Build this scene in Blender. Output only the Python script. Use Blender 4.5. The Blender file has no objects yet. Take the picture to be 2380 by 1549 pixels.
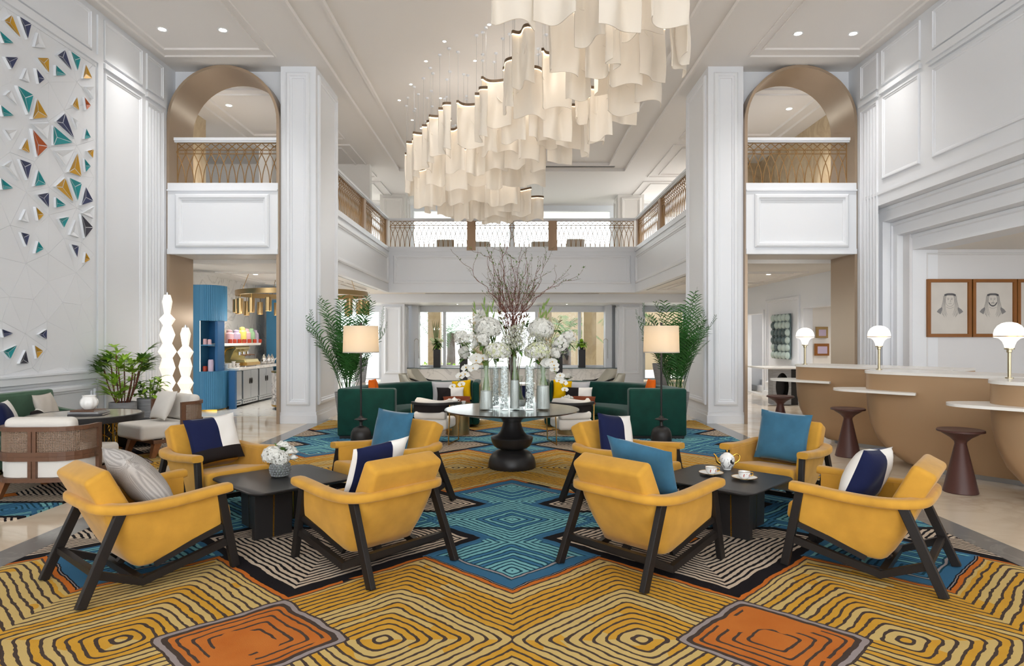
import bpy, bmesh, math, random
from mathutils import Vector, Matrix, Euler
from mathutils.geometry import delaunay_2d_cdt
PI = math.pi
R = math.radians
random.seed(7)
SC = bpy.context.scene
COL = SC.collection
F = 1500.0; CXP = 1190.0; HZ = 787.0; EYE = 1.65

def at(px, py, Y):
    return Vector(((px-CXP)*Y/F, Y, EYE-(py-HZ)*Y/F))
def flo(px, py):
    return at(px, py, F*EYE/(py-HZ))

# ------------------------------------------------------------------ mesh builder
def crom(pts, n=6, closed=False):
    P = [Vector(p) for p in pts]; out = []
    m = len(P)
    segs = m if closed else m-1
    for i in range(segs):
        if closed:
            p0, p1, p2, p3 = P[(i-1) % m], P[i], P[(i+1) % m], P[(i+2) % m]
        else:
            p0 = P[i-1] if i > 0 else P[0]*2-P[1]
            p1, p2 = P[i], P[i+1]
            p3 = P[i+2] if i+2 < m else P[i+1]*2-P[i]
        for k in range(n):
            t = k/n
            out.append(0.5*((2*p1)+(p2-p0)*t+(2*p0-5*p1+4*p2-p3)*t*t+(3*p1-p0-3*p2+p3)*t**3))
    if not closed: out.append(P[-1])
    return out

class MB:
    def __init__(s): s.v = []; s.f = []; s.m = []; s.cur = 0
    def add(s, vs, fs, m=None):
        b = len(s.v); s.v += [tuple(v) for v in vs]
        s.f += [tuple(i+b for i in f) for f in fs]
        s.m += [s.cur if m is None else m]*len(fs)
        return s
    def bx(s, x0, x1, y0, y1, z0, z1):
        v = [(x0,y0,z0),(x1,y0,z0),(x1,y1,z0),(x0,y1,z0),(x0,y0,z1),(x1,y0,z1),(x1,y1,z1),(x0,y1,z1)]
        return s.add(v, [(0,3,2,1),(4,5,6,7),(0,1,5,4),(1,2,6,5),(2,3,7,6),(3,0,4,7)])
    def quad(s, a, b, c, d): return s.add([a,b,c,d], [(0,1,2,3)])
    def tri(s, a, b, c): return s.add([a,b,c], [(0,1,2)])
    def poly(s, pts): return s.add(pts, [tuple(range(len(pts)))])
    def rbox(s, hx, hy, hz, r, M=None, n=3):
        r = min(r, hx*.999, hy*.999, hz*.999)
        def ts(h):
            a = [-h+r*(1-math.cos(PI/2*i/n)) if False else -h+r*i/n for i in range(n+1)]
            return a+[-x for x in reversed(a)]
        H = (hx, hy, hz)
        for ax in range(3):
            u, w = (ax+1) % 3, (ax+2) % 3
            for sg in (-1, 1):
                U, W = ts(H[u]), ts(H[w])
                vs = []
                for a in U:
                    for b in W:
                        q = [0,0,0]; q[ax] = sg*H[ax]; q[u] = a; q[w] = b
                        inn = [max(-(H[i]-r), min(H[i]-r, q[i])) for i in range(3)]
                        d = Vector([q[i]-inn[i] for i in range(3)])
                        d.normalize()
                        p = Vector(inn)+d*r
                        vs.append(M @ p if M is not None else p)
                nb = len(W); fs = []
                for i in range(len(U)-1):
                    for j in range(nb-1):
                        f = (i*nb+j, (i+1)*nb+j, (i+1)*nb+j+1, i*nb+j+1)
                        fs.append(f if sg > 0 else f[::-1])
                s.add(vs, fs)
        return s
    def loft(s, rings, closed=True, cap0=True, cap1=True):
        n = len(rings[0]); vs = [p for r_ in rings for p in r_]; fs = []
        m = n if closed else n-1
        for i in range(len(rings)-1):
            for j in range(m):
                k = (j+1) % n
                fs.append((i*n+j, i*n+k, (i+1)*n+k, (i+1)*n+j))
        if closed and cap0: fs.append(tuple(reversed(range(n))))
        if closed and cap1: fs.append(tuple(range((len(rings)-1)*n, len(rings)*n)))
        return s.add(vs, fs)
    def tube(s, path, r, n=8, caps=True):
        P = [Vector(p) for p in path]
        rs = r if isinstance(r, (list, tuple)) else [r]*len(P)
        rings = []; prev = None
        for i, p in enumerate(P):
            t = (P[min(i+1, len(P)-1)]-P[max(i-1, 0)])
            if t.length < 1e-9: t = Vector((0,0,1))
            t.normalize()
            if prev is None:
                a = Vector((0,0,1)) if abs(t.z) < .9 else Vector((1,0,0))
                u = t.cross(a).normalized()
            else:
                u = prev-t*prev.dot(t)
                if u.length < 1e-6: u = t.orthogonal()
                u.normalize()
            prev = u; w = t.cross(u)
            rings.append([p+(u*math.cos(2*PI*k/n)+w*math.sin(2*PI*k/n))*rs[i] for k in range(n)])
        return s.loft(rings, True, caps, caps)
    def sweep(s, path, sec, up=(0,0,1), scale=None, closed_path=False):
        P = [Vector(p) for p in path]; up = Vector(up); rings = []; N = len(P)
        for i, p in enumerate(P):
            if closed_path: t = P[(i+1) % N]-P[i-1]
            else: t = P[min(i+1, N-1)]-P[max(i-1, 0)]
            t.normalize(); sd = t.cross(up).normalized(); w = sd.cross(t)
            k = scale[i] if scale else 1
            rings.append([p+sd*(a*k)+w*(b*k) for a, b in sec])
        if closed_path: rings.append(rings[0])
        return s.loft(rings, True, not closed_path, not closed_path)
    def bar(s, p0, p1, w, h, up=(0,0,1)):
        return s.sweep([p0, p1], [(-w/2,-h/2),(w/2,-h/2),(w/2,h/2),(-w/2,h/2)], up)
    def lathe(s, prof, n=32, c=(0,0,0), a0=0, a1=2*PI, sx=1, sy=1):
        full = abs(a1-a0-2*PI) < 1e-6
        two = len(prof) == 2
        if not two and prof[0][0] > 1e-6 and prof[-1][0] > 1e-6: prof = list(prof)+[prof[0]]     # an annular section closes on itself
        m = n if full else n+1
        rings = []
        for r_, z in prof:
            rings.append([(c[0]+sx*r_*math.cos(a0+(a1-a0)*k/n), c[1]+sy*r_*math.sin(a0+(a1-a0)*k/n), c[2]+z) for k in range(m)])
        return s.loft(rings, full, two, two)
    def cyl(s, c, r_, z0, z1, n=24): return s.lathe([(r_,z0),(r_,z1)], n, (c[0],c[1],0))
    def sph(s, c, rx, ry=None, rz=None, n=16, m=10):
        ry = rx if ry is None else ry; rz = rx if rz is None else rz
        rings = [[(c[0]+rx*math.sin(PI*i/m)*math.cos(2*PI*k/n), c[1]+ry*math.sin(PI*i/m)*math.sin(2*PI*k/n), c[2]-rz*math.cos(PI*i/m)) for k in range(n)] for i in range(m+1)]
        return s.loft(rings, True, False, False)
    def prism(s, poly, z0, z1):
        return s.loft([[(x,y,z0) for x,y in poly], [(x,y,z1) for x,y in poly]])
    def ring(s, O, U, V, N, u0, u1, v0, v1, prof):
        """mitred picture-frame moulding; prof = (inset, height) pairs"""
        O, U, V, N = Vector(O), Vector(U), Vector(V), Vector(N)
        rings = []
        for i, h in prof:
            rings.append([O+U*a+V*b+N*h for a, b in ((u0+i,v0+i),(u1-i,v0+i),(u1-i,v1-i),(u0+i,v1-i))])
        return s.loft(rings, True, False, False)
    def tf(s, M):
        s.v = [tuple(M @ Vector(v)) for v in s.v]; return s
    def build(s, name, mats, parent=None, smooth=True, ang=38, weld=True, loc=None, bevel=0, recalc=True):
        bm = bmesh.new()
        vs = [bm.verts.new(v) for v in s.v]
        for f, mi in zip(s.f, s.m):
            if len(set(f)) < 3: continue
            try:
                q = bm.faces.new([vs[i] for i in f]); q.material_index = mi
            except ValueError: pass
        if weld: bmesh.ops.remove_doubles(bm, verts=bm.verts, dist=1e-5)
        if recalc: bmesh.ops.recalc_face_normals(bm, faces=bm.faces)
        if bevel:
            es = [e for e in bm.edges if len(e.link_faces) == 2 and e.calc_face_angle(0) > .6]
            bmesh.ops.bevel(bm, geom=es, offset=bevel, segments=2, affect='EDGES', profile=.6, clamp_overlap=True)
        me = bpy.data.meshes.new(name)
        bm.to_mesh(me); bm.free()
        if not isinstance(mats, (list, tuple)): mats = [mats]
        for m in mats: me.materials.append(m)
        if smooth:
            me.polygons.foreach_set('use_smooth', [True]*len(me.polygons))
            me.set_sharp_from_angle(angle=R(ang))
        o = bpy.data.objects.new(name, me); COL.objects.link(o)
        if parent is not None: o.parent = parent
        if loc is not None: o.location = loc
        return o

PF = [(0,0),(.008,.028),(.03,.03),(.042,.014),(.06,.012),(.07,0)]       # wall moulding profile
PFB = [(0,0),(.0,.03),(.03,.05),(.07,.05),(.085,.025),(.11,.02),(.12,0)]

def thing(name, label, cat, loc=(0,0,0), rz=0, group=None):
    o = bpy.data.objects.new(name, None); COL.objects.link(o)
    o.location = loc; o.rotation_euler = (0,0,rz); o.empty_display_size = .1
    o['label'] = label; o['category'] = cat
    if group: o['group'] = group
    return o
def tag(o, label, cat, group=None, kind=None):
    o['label'] = label; o['category'] = cat
    if group: o['group'] = group
    if kind: o['kind'] = kind
    return o
def struct(o, label=None):
    o['kind'] = 'structure'
    if label: o['label'] = label
    return o
def kids(o): return KID.get(o.name, [])
KID = {}
def dup(root, loc, rz=None, label=None, group=None, scale=None):
    """copies a thing with its parts and sub-parts"""
    def cp(o, par):
        c = o.copy(); COL.objects.link(c)
        if par is not None: c.parent = par
        for ch in [x for x in o.children]: cp(ch, c)
        return c
    r_ = cp(root, None); r_.location = loc
    if rz is not None: r_.rotation_euler = (0,0,rz)
    if label: r_['label'] = label
    if group: r_['group'] = group
    if scale: r_.scale = scale
    return r_

# ------------------------------------------------------------------ materials
def lin(c):
    if max(c) > 1.001 or True:
        c = [x/255 for x in c[:3]]
    return tuple(x/12.92 if x <= .04045 else ((x+.055)/1.055)**2.4 for x in c)+(1,)
def mat(name, col, rough=.5, metal=0, bump=0, bs=60, var=0, vs=6, spec=.5, sheen=0, trans=0, ior=1.45, em=None, es=0, coat=0, sub=0, stretch=None, detail=3):
    m = bpy.data.materials.new(name); m.use_nodes = True
    nt = m.node_tree; b = nt.nodes['Principled BSDF']
    L = nt.links.new
    b.inputs['Base Color'].default_value = lin(col)
    b.inputs['Roughness'].default_value = rough
    b.inputs['Metallic'].default_value = metal
    b.inputs['Specular IOR Level'].default_value = spec
    b.inputs['IOR'].default_value = ior
    if sheen: b.inputs['Sheen Weight'].default_value = sheen; b.inputs['Sheen Roughness'].default_value = .4
    if trans: b.inputs['Transmission Weight'].default_value = trans
    if coat: b.inputs['Coat Weight'].default_value = coat; b.inputs['Coat Roughness'].default_value = .08
    if em: b.inputs['Emission Color'].default_value = lin(em); b.inputs['Emission Strength'].default_value = es
    if bump or var:
        tc = nt.nodes.new('ShaderNodeTexCoord')
        mp = nt.nodes.new('ShaderNodeMapping'); L(tc.outputs['Object'], mp.inputs[0])
        if stretch: mp.inputs['Scale'].default_value = stretch
        if bump:
            nz = nt.nodes.new('ShaderNodeTexNoise'); nz.inputs['Scale'].default_value = bs; nz.inputs['Detail'].default_value = detail
            L(mp.outputs[0], nz.inputs['Vector'])
            bp = nt.nodes.new('ShaderNodeBump'); bp.inputs['Strength'].default_value = bump; bp.inputs['Distance'].default_value = .01
            L(nz.outputs[0], bp.inputs['Height']); L(bp.outputs[0], b.inputs['Normal'])
        if var:
            n2 = nt.nodes.new('ShaderNodeTexNoise'); n2.inputs['Scale'].default_value = vs; n2.inputs['Detail'].default_value = 4
            L(mp.outputs[0], n2.inputs['Vector'])
            cr = nt.nodes.new('ShaderNodeValToRGB')
            c = lin(col)
            cr.color_ramp.elements[0].position = .3; cr.color_ramp.elements[1].position = .7
            cr.color_ramp.elements[0].color = tuple(x*(1-var) for x in c[:3])+(1,)
            cr.color_ramp.elements[1].color = tuple(min(1, x*(1+var)) for x in c[:3])+(1,)
            L(n2.outputs[0], cr.inputs[0]); L(cr.outputs[0], b.inputs['Base Color'])
    return m

class X:
    """expression over math nodes"""
    nt = None
    def __init__(s, sock): s.s = sock
    @staticmethod
    def op(o, *a):
        n = X.nt.nodes.new('ShaderNodeMath'); n.operation = o
        for i, v in enumerate(a):
            if isinstance(v, X): X.nt.links.new(v.s, n.inputs[i])
            else: n.inputs[i].default_value = v
        return X(n.outputs[0])
    def __add__(s, o): return X.op('ADD', s, o)
    __radd__ = __add__
    def __sub__(s, o): return X.op('SUBTRACT', s, o)
    def __rsub__(s, o): return X.op('SUBTRACT', o, s)
    def __mul__(s, o): return X.op('MULTIPLY', s, o)
    __rmul__ = __mul__
    def __truediv__(s, o): return X.op('DIVIDE', s, o)
    def abs(s): return X.op('ABSOLUTE', s)
    def lt(s, o): return X.op('LESS_THAN', s, o)
    def gt(s, o): return X.op('GREATER_THAN', s, o)
    def fr(s): return X.op('FRACT', s)
    def fl(s): return X.op('FLOOR', s)
    def mx(s, o): return X.op('MAXIMUM', s, o)
    def mn(s, o): return X.op('MINIMUM', s, o)
    def sabs(s, e): return X.op('SQRT', s*s+e*e)
def mixc(f, a, b):
    n = X.nt.nodes.new('ShaderNodeMix'); n.data_type = 'RGBA'
    L = X.nt.links.new
    if isinstance(f, X): L(f.s, n.inputs['Factor'])
    else: n.inputs['Factor'].default_value = f
    for k, v in ((6, a), (7, b)):
        if isinstance(v, tuple): n.inputs[k].default_value = v
        else: L(v, n.inputs[k])
    return n.outputs[2]
def noise(vec, scale, detail=2):
    n = X.nt.nodes.new('ShaderNodeTexNoise'); n.inputs['Scale'].default_value = scale; n.inputs['Detail'].default_value = detail
    X.nt.links.new(vec, n.inputs['Vector']); return n
def wnoise(*xs):
    n = X.nt.nodes.new('ShaderNodeTexWhiteNoise'); n.noise_dimensions = '3D'
    c = X.nt.nodes.new('ShaderNodeCombineXYZ')
    for i, x in enumerate(xs):
        if isinstance(x, X): X.nt.links.new(x.s, c.inputs[i])
        else: c.inputs[i].default_value = x
    X.nt.links.new(c.outputs[0], n.inputs['Vector']); return X(n.outputs['Value'])

def rug_material(name, ox=0, oy=0):
    m = mat(name, (200,160,60), .95, spec=.1)
    nt = X.nt = m.node_tree; L = nt.links.new; b = nt.nodes['Principled BSDF']
    g = nt.nodes.new('ShaderNodeNewGeometry')
    pos = g.outputs['Position']
    nz = noise(pos, 4, 2); nz2 = noise(pos, 22, 1)
    sp = nt.nodes.new('ShaderNodeSeparateXYZ'); L(pos, sp.inputs[0])
    s1 = nt.nodes.new('ShaderNodeSeparateXYZ'); L(nz.outputs['Color'], s1.inputs[0])
    s2 = nt.nodes.new('ShaderNodeSeparateXYZ'); L(nz2.outputs['Color'], s2.inputs[0])
    x = X(sp.outputs[0])+(X(s1.outputs[0])-.5)*.06+(X(s2.outputs[0])-.5)*.010+(-ox)
    y = X(sp.outputs[1])+(X(s1.outputs[1])-.5)*.06+(X(s2.outputs[1])-.5)*.010+(-oy)
    cellx = ((x+1.42)/2.84).fl(); celly = ((y-3.5)/4.66).fl()
    xf = (((x+1.42)/2.84).fr()*2.84-1.42).abs()
    yf = (((y-3.5)/4.66).fr()*4.66-2.33).abs()
    yq = 2.33-yf
    DK = lin((72,60,54)); BK = lin((30,27,30)); CR = lin((196,178,158)); OR = lin((192,106,40)); GR = lin((150,138,136))
    # yellow rings
    d = (xf-.71).sabs(.03)+yq.sabs(.03)
    ph = d/.0735; k = ph.fl(); t = ph.fr()
    rnd = wnoise(k, cellx, celly)
    brk = X(noise(pos, 1.6, 1).outputs[0])
    YL = mixc(X(noise(pos, 9, 3).outputs[0]), lin((192,140,44)), lin((206,158,62)))
    yel = mixc((rnd+(brk-.5)*.5).gt(.5), YL, lin((198,170,108)))
    lw = .30+(X(s2.outputs[2])-.5)*.25
    yel = mixc(t.lt(lw), yel, DK)
    # borders toward the dark fields
    sB = (xf-1.42).abs()+(yf-.55).abs()-1.17
    sU = xf+(yf-.98).abs()-.63
    inner = yf.lt(.98)
    mm = sB.mn(sU)
    col = yel
    col = mixc(mm.lt(.13), col, lin((196,168,104)))
    col = mixc(mm.lt(.10), col, DK)
    brk2 = wnoise((x*4.1+y*1.3).fl(), (y*4.1).fl(), 11)
    orr = mixc(brk2.lt(.14), OR, BK)
    col = mixc(mm.lt(.08), col, orr)
    col = mixc(mm.lt(.036), col, BK)
    col = mixc(mm.lt(.022)*sU.lt(.05), col, GR)
    col = mixc(mm.lt(.012), col, BK)
    # orange diamonds
    dO = (xf-1.42).sabs(.02)+yq.sabs(.02)
    tO = ((dO-.06)/.085).fr()
    oc = mixc(X(noise(pos, 5, 2).outputs[0]), lin((178,96,38)), lin((196,118,54)))
    lineO = tO.lt(.26)*(X(noise(pos, 3.1, 1).outputs[0])).gt(.44)*dO.gt(.1)
    oc = mixc(lineO, oc, DK)
    col2 = mixc(dO.lt(.56), col, DK)
    col2 = mixc(dO.lt(.54), col2, GR)
    col2 = mixc(dO.lt(.50), col2, DK)
    col2 = mixc(dO.lt(.46), col2, oc)
    # blue field
    e = (xf.sabs(.01)+yf.sabs(.01)).mn(xf.sabs(.01)+(yf-1.29).sabs(.01)).mn((xf-.98).sabs(.01)+yf.sabs(.01))
    pb = e/.066; kb = pb.fl(); tb = pb.fr()
    rb = wnoise(kb, cellx, yf.gt(.6))
    bl = mixc(rb.gt(.36), lin((62,112,146)), lin((116,172,178)))
    bl = mixc(tb.lt(.36), bl, lin((30,66,84)))
    BD = lin((56,102,134))
    bl = mixc(sU.gt(-.20)*yf.gt(.98), bl, lin((30,66,84)))
    bl = mixc(sU.gt(-.18)*yf.gt(.98), bl, lin((150,142,142)))
    bl = mixc(sU.gt(-.155)*yf.gt(.98), bl, lin((30,66,84)))
    bl = mixc(sU.gt(-.135)*yf.gt(.98), bl, BD)
    bl = mixc(sB.gt(0)*sB.lt(.07), bl, BD)
    # black and cream field
    q = sB*-1-.085
    tk = (q/.0635).fr()
    bc = mixc(tk.lt(.42)+q.lt(0)+yf.lt(.3), CR, BK)
    bc = mixc(q.gt(.98), bc, OR)
    inB = sB.lt(0)*yf.gt(.235)
    field = mixc(inB, bl, bc)
    isF = (inner+mm.lt(0)).gt(.5)
    fin = mixc(isF, col2, field)
    L(fin, b.inputs['Base Color'])
    fz = noise(pos, 240, 2)
    bp = nt.nodes.new('ShaderNodeBump'); bp.inputs['Strength'].default_value = .35; bp.inputs['Distance'].default_value = .01
    L(fz.outputs[0], bp.inputs['Height']); L(bp.outputs[0], b.inputs['Normal'])
    return m

def marble(name, base, vein, scale=1.2, rough=.2, amt=.5, sharp=.06, coat=0, tile=None, warp=1.5, bumpless=True):
    m = mat(name, base, rough, coat=coat)
    nt = X.nt = m.node_tree; L = nt.links.new; b = nt.nodes['Principled BSDF']
    g = nt.nodes.new('ShaderNodeNewGeometry'); pos = g.outputs['Position']
    n1 = noise(pos, scale, 5); n1.inputs['Distortion'].default_value = warp
    v = (X(n1.outputs[0])-.5).abs()
    f = (1-(v/sharp)).mx(0)*amt*X(noise(pos, scale*.7, 2).outputs[0])*1.8
    n2 = noise(pos, scale*.5, 3)
    base2 = mixc(X(n2.outputs[0]), tuple(x*.93 for x in lin(base)[:3])+(1,), lin(base))
    c = mixc(f, base2, lin(vein))
    if tile:
        sp = nt.nodes.new('ShaderNodeSeparateXYZ'); L(pos, sp.inputs[0])
        tx = (X(sp.outputs[0])/tile).fr().lt(.004/tile); ty = (X(sp.outputs[1])/tile).fr().lt(.004/tile)
        c = mixc((tx+ty).mn(1)*.35, c, lin(vein))
    L(c, b.inputs['Base Color'])
    return m

def wood(name, a, bcol, rough=.4, scale=(2,30,30)):
    m = mat(name, a, rough)
    nt = X.nt = m.node_tree; L = nt.links.new; b = nt.nodes['Principled BSDF']
    tc = nt.nodes.new('ShaderNodeTexCoord'); mp = nt.nodes.new('ShaderNodeMapping'); L(tc.outputs['Object'], mp.inputs[0])
    mp.inputs['Scale'].default_value = scale
    n = noise(mp.outputs[0], 1.0, 4)
    L(mixc(X(n.outputs[0]), lin(a), lin(bcol)), b.inputs['Base Color'])
    return m

def weave(name, a, bcol, freq, rough=.9):
    """small two-tone checks for woven cloth"""
    m = mat(name, a, rough, spec=.1)
    nt = X.nt = m.node_tree; L = nt.links.new; b = nt.nodes['Principled BSDF']
    tc = nt.nodes.new('ShaderNodeTexCoord'); ch = nt.nodes.new('ShaderNodeTexChecker')
    mp = nt.nodes.new('ShaderNodeMapping'); L(tc.outputs['Object'], mp.inputs[0]); mp.inputs['Rotation'].default_value = (0, R(45), 0)
    L(mp.outputs[0], ch.inputs[0]); ch.inputs['Scale'].default_value = freq
    ch.inputs['Color1'].default_value = lin(a); ch.inputs['Color2'].default_value = lin(bcol)
    L(ch.outputs[0], b.inputs['Base Color'])
    return m

def glass_pane(name, ior=1.3):
    m = bpy.data.materials.new(name); m.use_nodes = True; nt = m.node_tree; nt.nodes.clear()
    o = nt.nodes.new('ShaderNodeOutputMaterial'); mx = nt.nodes.new('ShaderNodeMixShader')
    t = nt.nodes.new('ShaderNodeBsdfTransparent'); t.inputs[0].default_value = (.97,.99,.98,1)
    g = nt.nodes.new('ShaderNodeBsdfGlossy'); g.inputs['Roughness'].default_value = .02
    if ior:
        fr = nt.nodes.new('ShaderNodeFresnel'); fr.inputs[0].default_value = ior; fo = fr.outputs[0]
    else:
        lw = nt.nodes.new('ShaderNodeLayerWeight'); X.nt = nt; fo = (X.op('POWER', X(lw.outputs['Facing']), 3.0)*.7+.04).s
    nt.links.new(fo, mx.inputs[0]); nt.links.new(t.outputs[0], mx.inputs[1]); nt.links.new(g.outputs[0], mx.inputs[2])
    nt.links.new(mx.outputs[0], o.inputs[0]); return m

def translucent(name, col, tw=.5, em=0, emc=(255,236,205), rough=.5):
    m = bpy.data.materials.new(name); m.use_nodes = True; nt = m.node_tree; nt.nodes.clear()
    o = nt.nodes.new('ShaderNodeOutputMaterial'); mx = nt.nodes.new('ShaderNodeMixShader'); mx.inputs[0].default_value = tw
    d = nt.nodes.new('ShaderNodeBsdfPrincipled'); d.inputs['Base Color'].default_value = lin(col); d.inputs['Roughness'].default_value = rough
    t = nt.nodes.new('ShaderNodeBsdfTranslucent'); t.inputs[0].default_value = lin(col)
    if em: d.inputs['Emission Color'].default_value = lin(emc); d.inputs['Emission Strength'].default_value = em/(1-tw)
    nt.links.new(d.outputs[0], mx.inputs[1]); nt.links.new(t.outputs[0], mx.inputs[2]); nt.links.new(mx.outputs[0], o.inputs[0])
    return m

M = {}
M['white'] = mat('white_paint', (235,237,241), .45, spec=.3)
M['ceil'] = mat('ceiling_paint', (242,238,235), .8, spec=.2)
M['warm'] = mat('warm_paint', (240,236,231), .6, spec=.3)
M['bronze'] = mat('bronze_panel', (176,155,133), .34, .45, bump=.05, bs=200, stretch=(1,1,.02))
M['floor'] = marble('floor_marble', (226,210,188), (176,146,112), .9, .07, .32, .10, tile=.9)
M['gray'] = marble('gray_stone', (126,126,124), (160,158,154), 1.5, .12, .25, .03)
M['rug'] = rug_material('rug_pattern')
M['rug2'] = rug_material('rug_pattern_side', -1.0, .35)
M['yellow'] = mat('yellow_velvet', (198,147,58), .85, bump=.08, bs=260, var=.10, vs=7, spec=.15, sheen=.25)
M['black'] = mat('black_wood', (30,26,24), .42, bump=.06, bs=90, stretch=(4,4,.4), spec=.35)
M['blackmat'] = mat('black_lacquer', (38,36,36), .38, spec=.4)
M['brass'] = mat('brass', (190,150,82), .25, 1)
M['nickel'] = mat('pale_nickel', (176,164,136), .3, 1)
M['brassd'] = mat('brushed_brass', (172,146,104), .32, 1, bump=.04, bs=300, stretch=(1,1,.03))
M['gold'] = mat('gold_trim', (210,164,70), .2, 1)
M['navy'] = mat('navy_cloth', (26,32,66), .85, bump=.12, bs=220, spec=.15, sheen=.15)
M['cloth'] = mat('white_cloth', (236,232,226), .9, bump=.15, bs=180, spec=.1)
M['charcoal'] = mat('charcoal_cloth', (40,36,36), .9, bump=.1, bs=220, spec=.1)
M['blue'] = mat('blue_velvet', (58,104,130), .8, bump=.1, bs=160, var=.12, vs=8, spec=.15, sheen=.4)
M['graycloth'] = mat('gray_cloth', (188,186,188), .9, bump=.12, bs=200, spec=.1)
M['beigecloth'] = mat('beige_cloth', (198,190,180), .9, bump=.15, bs=200, spec=.1)
M['dots'] = weave('dotted_cloth', (206,200,194), (140,134,130), 240)
M['orange'] = mat('orange_cloth', (206,96,24), .85, spec=.15)
M['rust'] = mat('rust_cloth', (120,62,40), .85, spec=.15)
M['lemon'] = mat('lemon_cloth', (228,178,10), .85, spec=.15)
M['green'] = mat('green_velvet', (10,55,47), .75, bump=.08, bs=40, var=.22, vs=5, spec=.2, sheen=.2)
M['sage'] = mat('sage_velvet', (74,104,82), .8, var=.12, spec=.2, sheen=.3)
M['walnut'] = wood('walnut', (120,84,62), (90,60,42), .45)
M['teak'] = wood('teak', (146,94,56), (118,72,40), .45)
M['cream'] = mat('cream_linen', (226,220,212), .9, bump=.2, bs=240, spec=.1)
M['beam'] = wood('light_wood', (186,156,128), (162,132,104), .5, (6,6,.8))
M['railm'] = mat('bronze_rail', (158,122,78), .38, .5)
M['shade'] = translucent('lamp_shade', (244,234,218), .55, .0)
M['glow'] = mat('bulb_glow', (255,240,220), .5, em=(255,226,180), es=14)
M['lampglow'] = mat('opal_glow', (250,246,240), .4, em=(255,244,228), es=.55)
M['opal'] = mat('opal_globe', (250,248,244), .25, em=(255,248,238), es=.8)
M['led'] = mat('led_strip', (255,230,190), .5, em=(255,226,184), es=2.2)
M['sheet'] = translucent('acrylic_sheet', (240,232,220), .3, .05, (255,248,238), .3)
M['down'] = mat('downlight_lens', (255,250,240), .4, em=(255,244,226), es=30)
M['glass'] = None
M['pane'] = glass_pane('window_glass')
M['glass'] = glass_pane('clear_glass', 0)
M['railb'] = mat('dark_bronze', (104,84,64), .5, .2)
M['crystal'] = mat('ice_crystals', (246,248,250), .12, em=None)
M['gravel'] = mat('white_gravel', (212,212,210), .6, bump=.9, bs=110)
M['leaf'] = mat('leaf_green', (84,122,50), .45, var=.25, vs=5, spec=.4)
M['leafl'] = mat('leaf_light', (152,192,58), .45, var=.2, vs=5, spec=.4)
M['palm'] = mat('palm_green', (48,98,40), .45, var=.3, vs=4, spec=.35)
M['palmo'] = mat('outdoor_palm', (58,98,48), .6, var=.3, vs=4, spec=.2)
M['stem'] = mat('green_stem', (110,136,58), .5)
M['twig'] = mat('brown_twig', (104,56,42), .6, var=.2, vs=9)
M['trunk'] = mat('trunk', (84,72,66), .9, bump=.6, bs=40)
M['petal'] = translucent('white_petal', (247,246,240), .35, 0)
M['petalg'] = translucent('pale_green_petal', (230,234,196), .35, 0)
M['pollen'] = mat('yellow_centre', (206,160,50), .6)
M['soil'] = mat('soil', (50,40,32), .95)
M['concrete'] = mat('gray_planter', (150,150,152), .7, bump=.3, bs=60, var=.18, vs=14, stretch=(.3,.3,4))
M['cafe'] = mat('blue_lacquer', (70,130,168), .45, spec=.35)
M['cafed'] = mat('deep_blue_lacquer', (24,88,138), .45, spec=.35)
M['steel'] = mat('stainless_steel', (176,178,180), .3, .85, bump=.05, bs=250, stretch=(1,1,.02))
M['chrome'] = mat('chrome', (220,220,222), .08, 1)
M['carrara'] = marble('white_marble', (236,233,228), (136,132,130), 1.0, .16, .4, .035, warp=2.2)
M['carrara2'] = marble('veined_marble', (216,210,204), (110,104,102), 4.5, .2, .9, .05, warp=1.2)
M['marbt'] = marble('table_marble', (212,204,192), (170,160,148), 3, .1, .3, .05)
M['travertine'] = marble('travertine', (220,200,166), (180,150,110), 1.4, .4, .6, .12)
M['wallgray'] = mat('recess_paint', (226,225,226), .6, spec=.2)
M['frame'] = wood('frame_wood', (150,94,36), (128,78,28), .4, (6,6,2))
M['paper'] = mat('drawing_paper', (214,208,200), .8, var=.03, vs=4)
M['pencil'] = mat('pencil_gray', (136,134,134), .85)
M['pencild'] = mat('pencil_dark', (92,92,96), .85)
M['pencill'] = mat('pencil_light', (184,180,176), .85)
M['desk'] = mat('bronze_desk', (182,150,116), .4, .35, spec=.4)
M['quartz'] = mat('white_quartz', (236,232,226), .25)
M['stool'] = mat('brown_lacquer', (82,52,46), .42, spec=.4)
M['dark'] = mat('dark_metal', (36,34,34), .35, .3)
M['teal'] = mat('teal_paint', (16,140,146), .4)
M['mustard'] = mat('mustard_paint', (196,148,40), .4, .15)
M['indigo'] = mat('indigo_paint', (54,62,98), .4)
M['rustp'] = mat('rust_paint', (180,84,30), .4)
M['char'] = mat('charcoal_paint', (58,58,70), .4)
M['porcelain'] = mat('porcelain', (244,242,238), .15, coat=.4)
M['grayseat'] = mat('gray_leather', (186,182,168), .55, spec=.3)
M['red'] = mat('red_tin', (168,58,34), .4)
M['pink'] = mat('pink_jar', (214,176,182), .3)
M['lilac'] = mat('lilac_jar', (196,180,204), .3)
M['lime'] = mat('yellow_jar', (222,208,112), .3)
M['mint'] = mat('mint_jar', (166,208,166), .3)
M['wicker'] = mat('cane', (142,116,96), .7)
M['sea'] = mat('seafoam_glaze', (190,206,200), .3, var=.06, vs=4)
M['slate'] = mat('slate_glaze', (84,102,106), .3, var=.15, vs=4)
M['book'] = mat('book_cover', (52,48,48), .4)
M['page'] = mat('book_pages', (200,194,184), .8)
M['skin'] = M['pencill']
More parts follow.
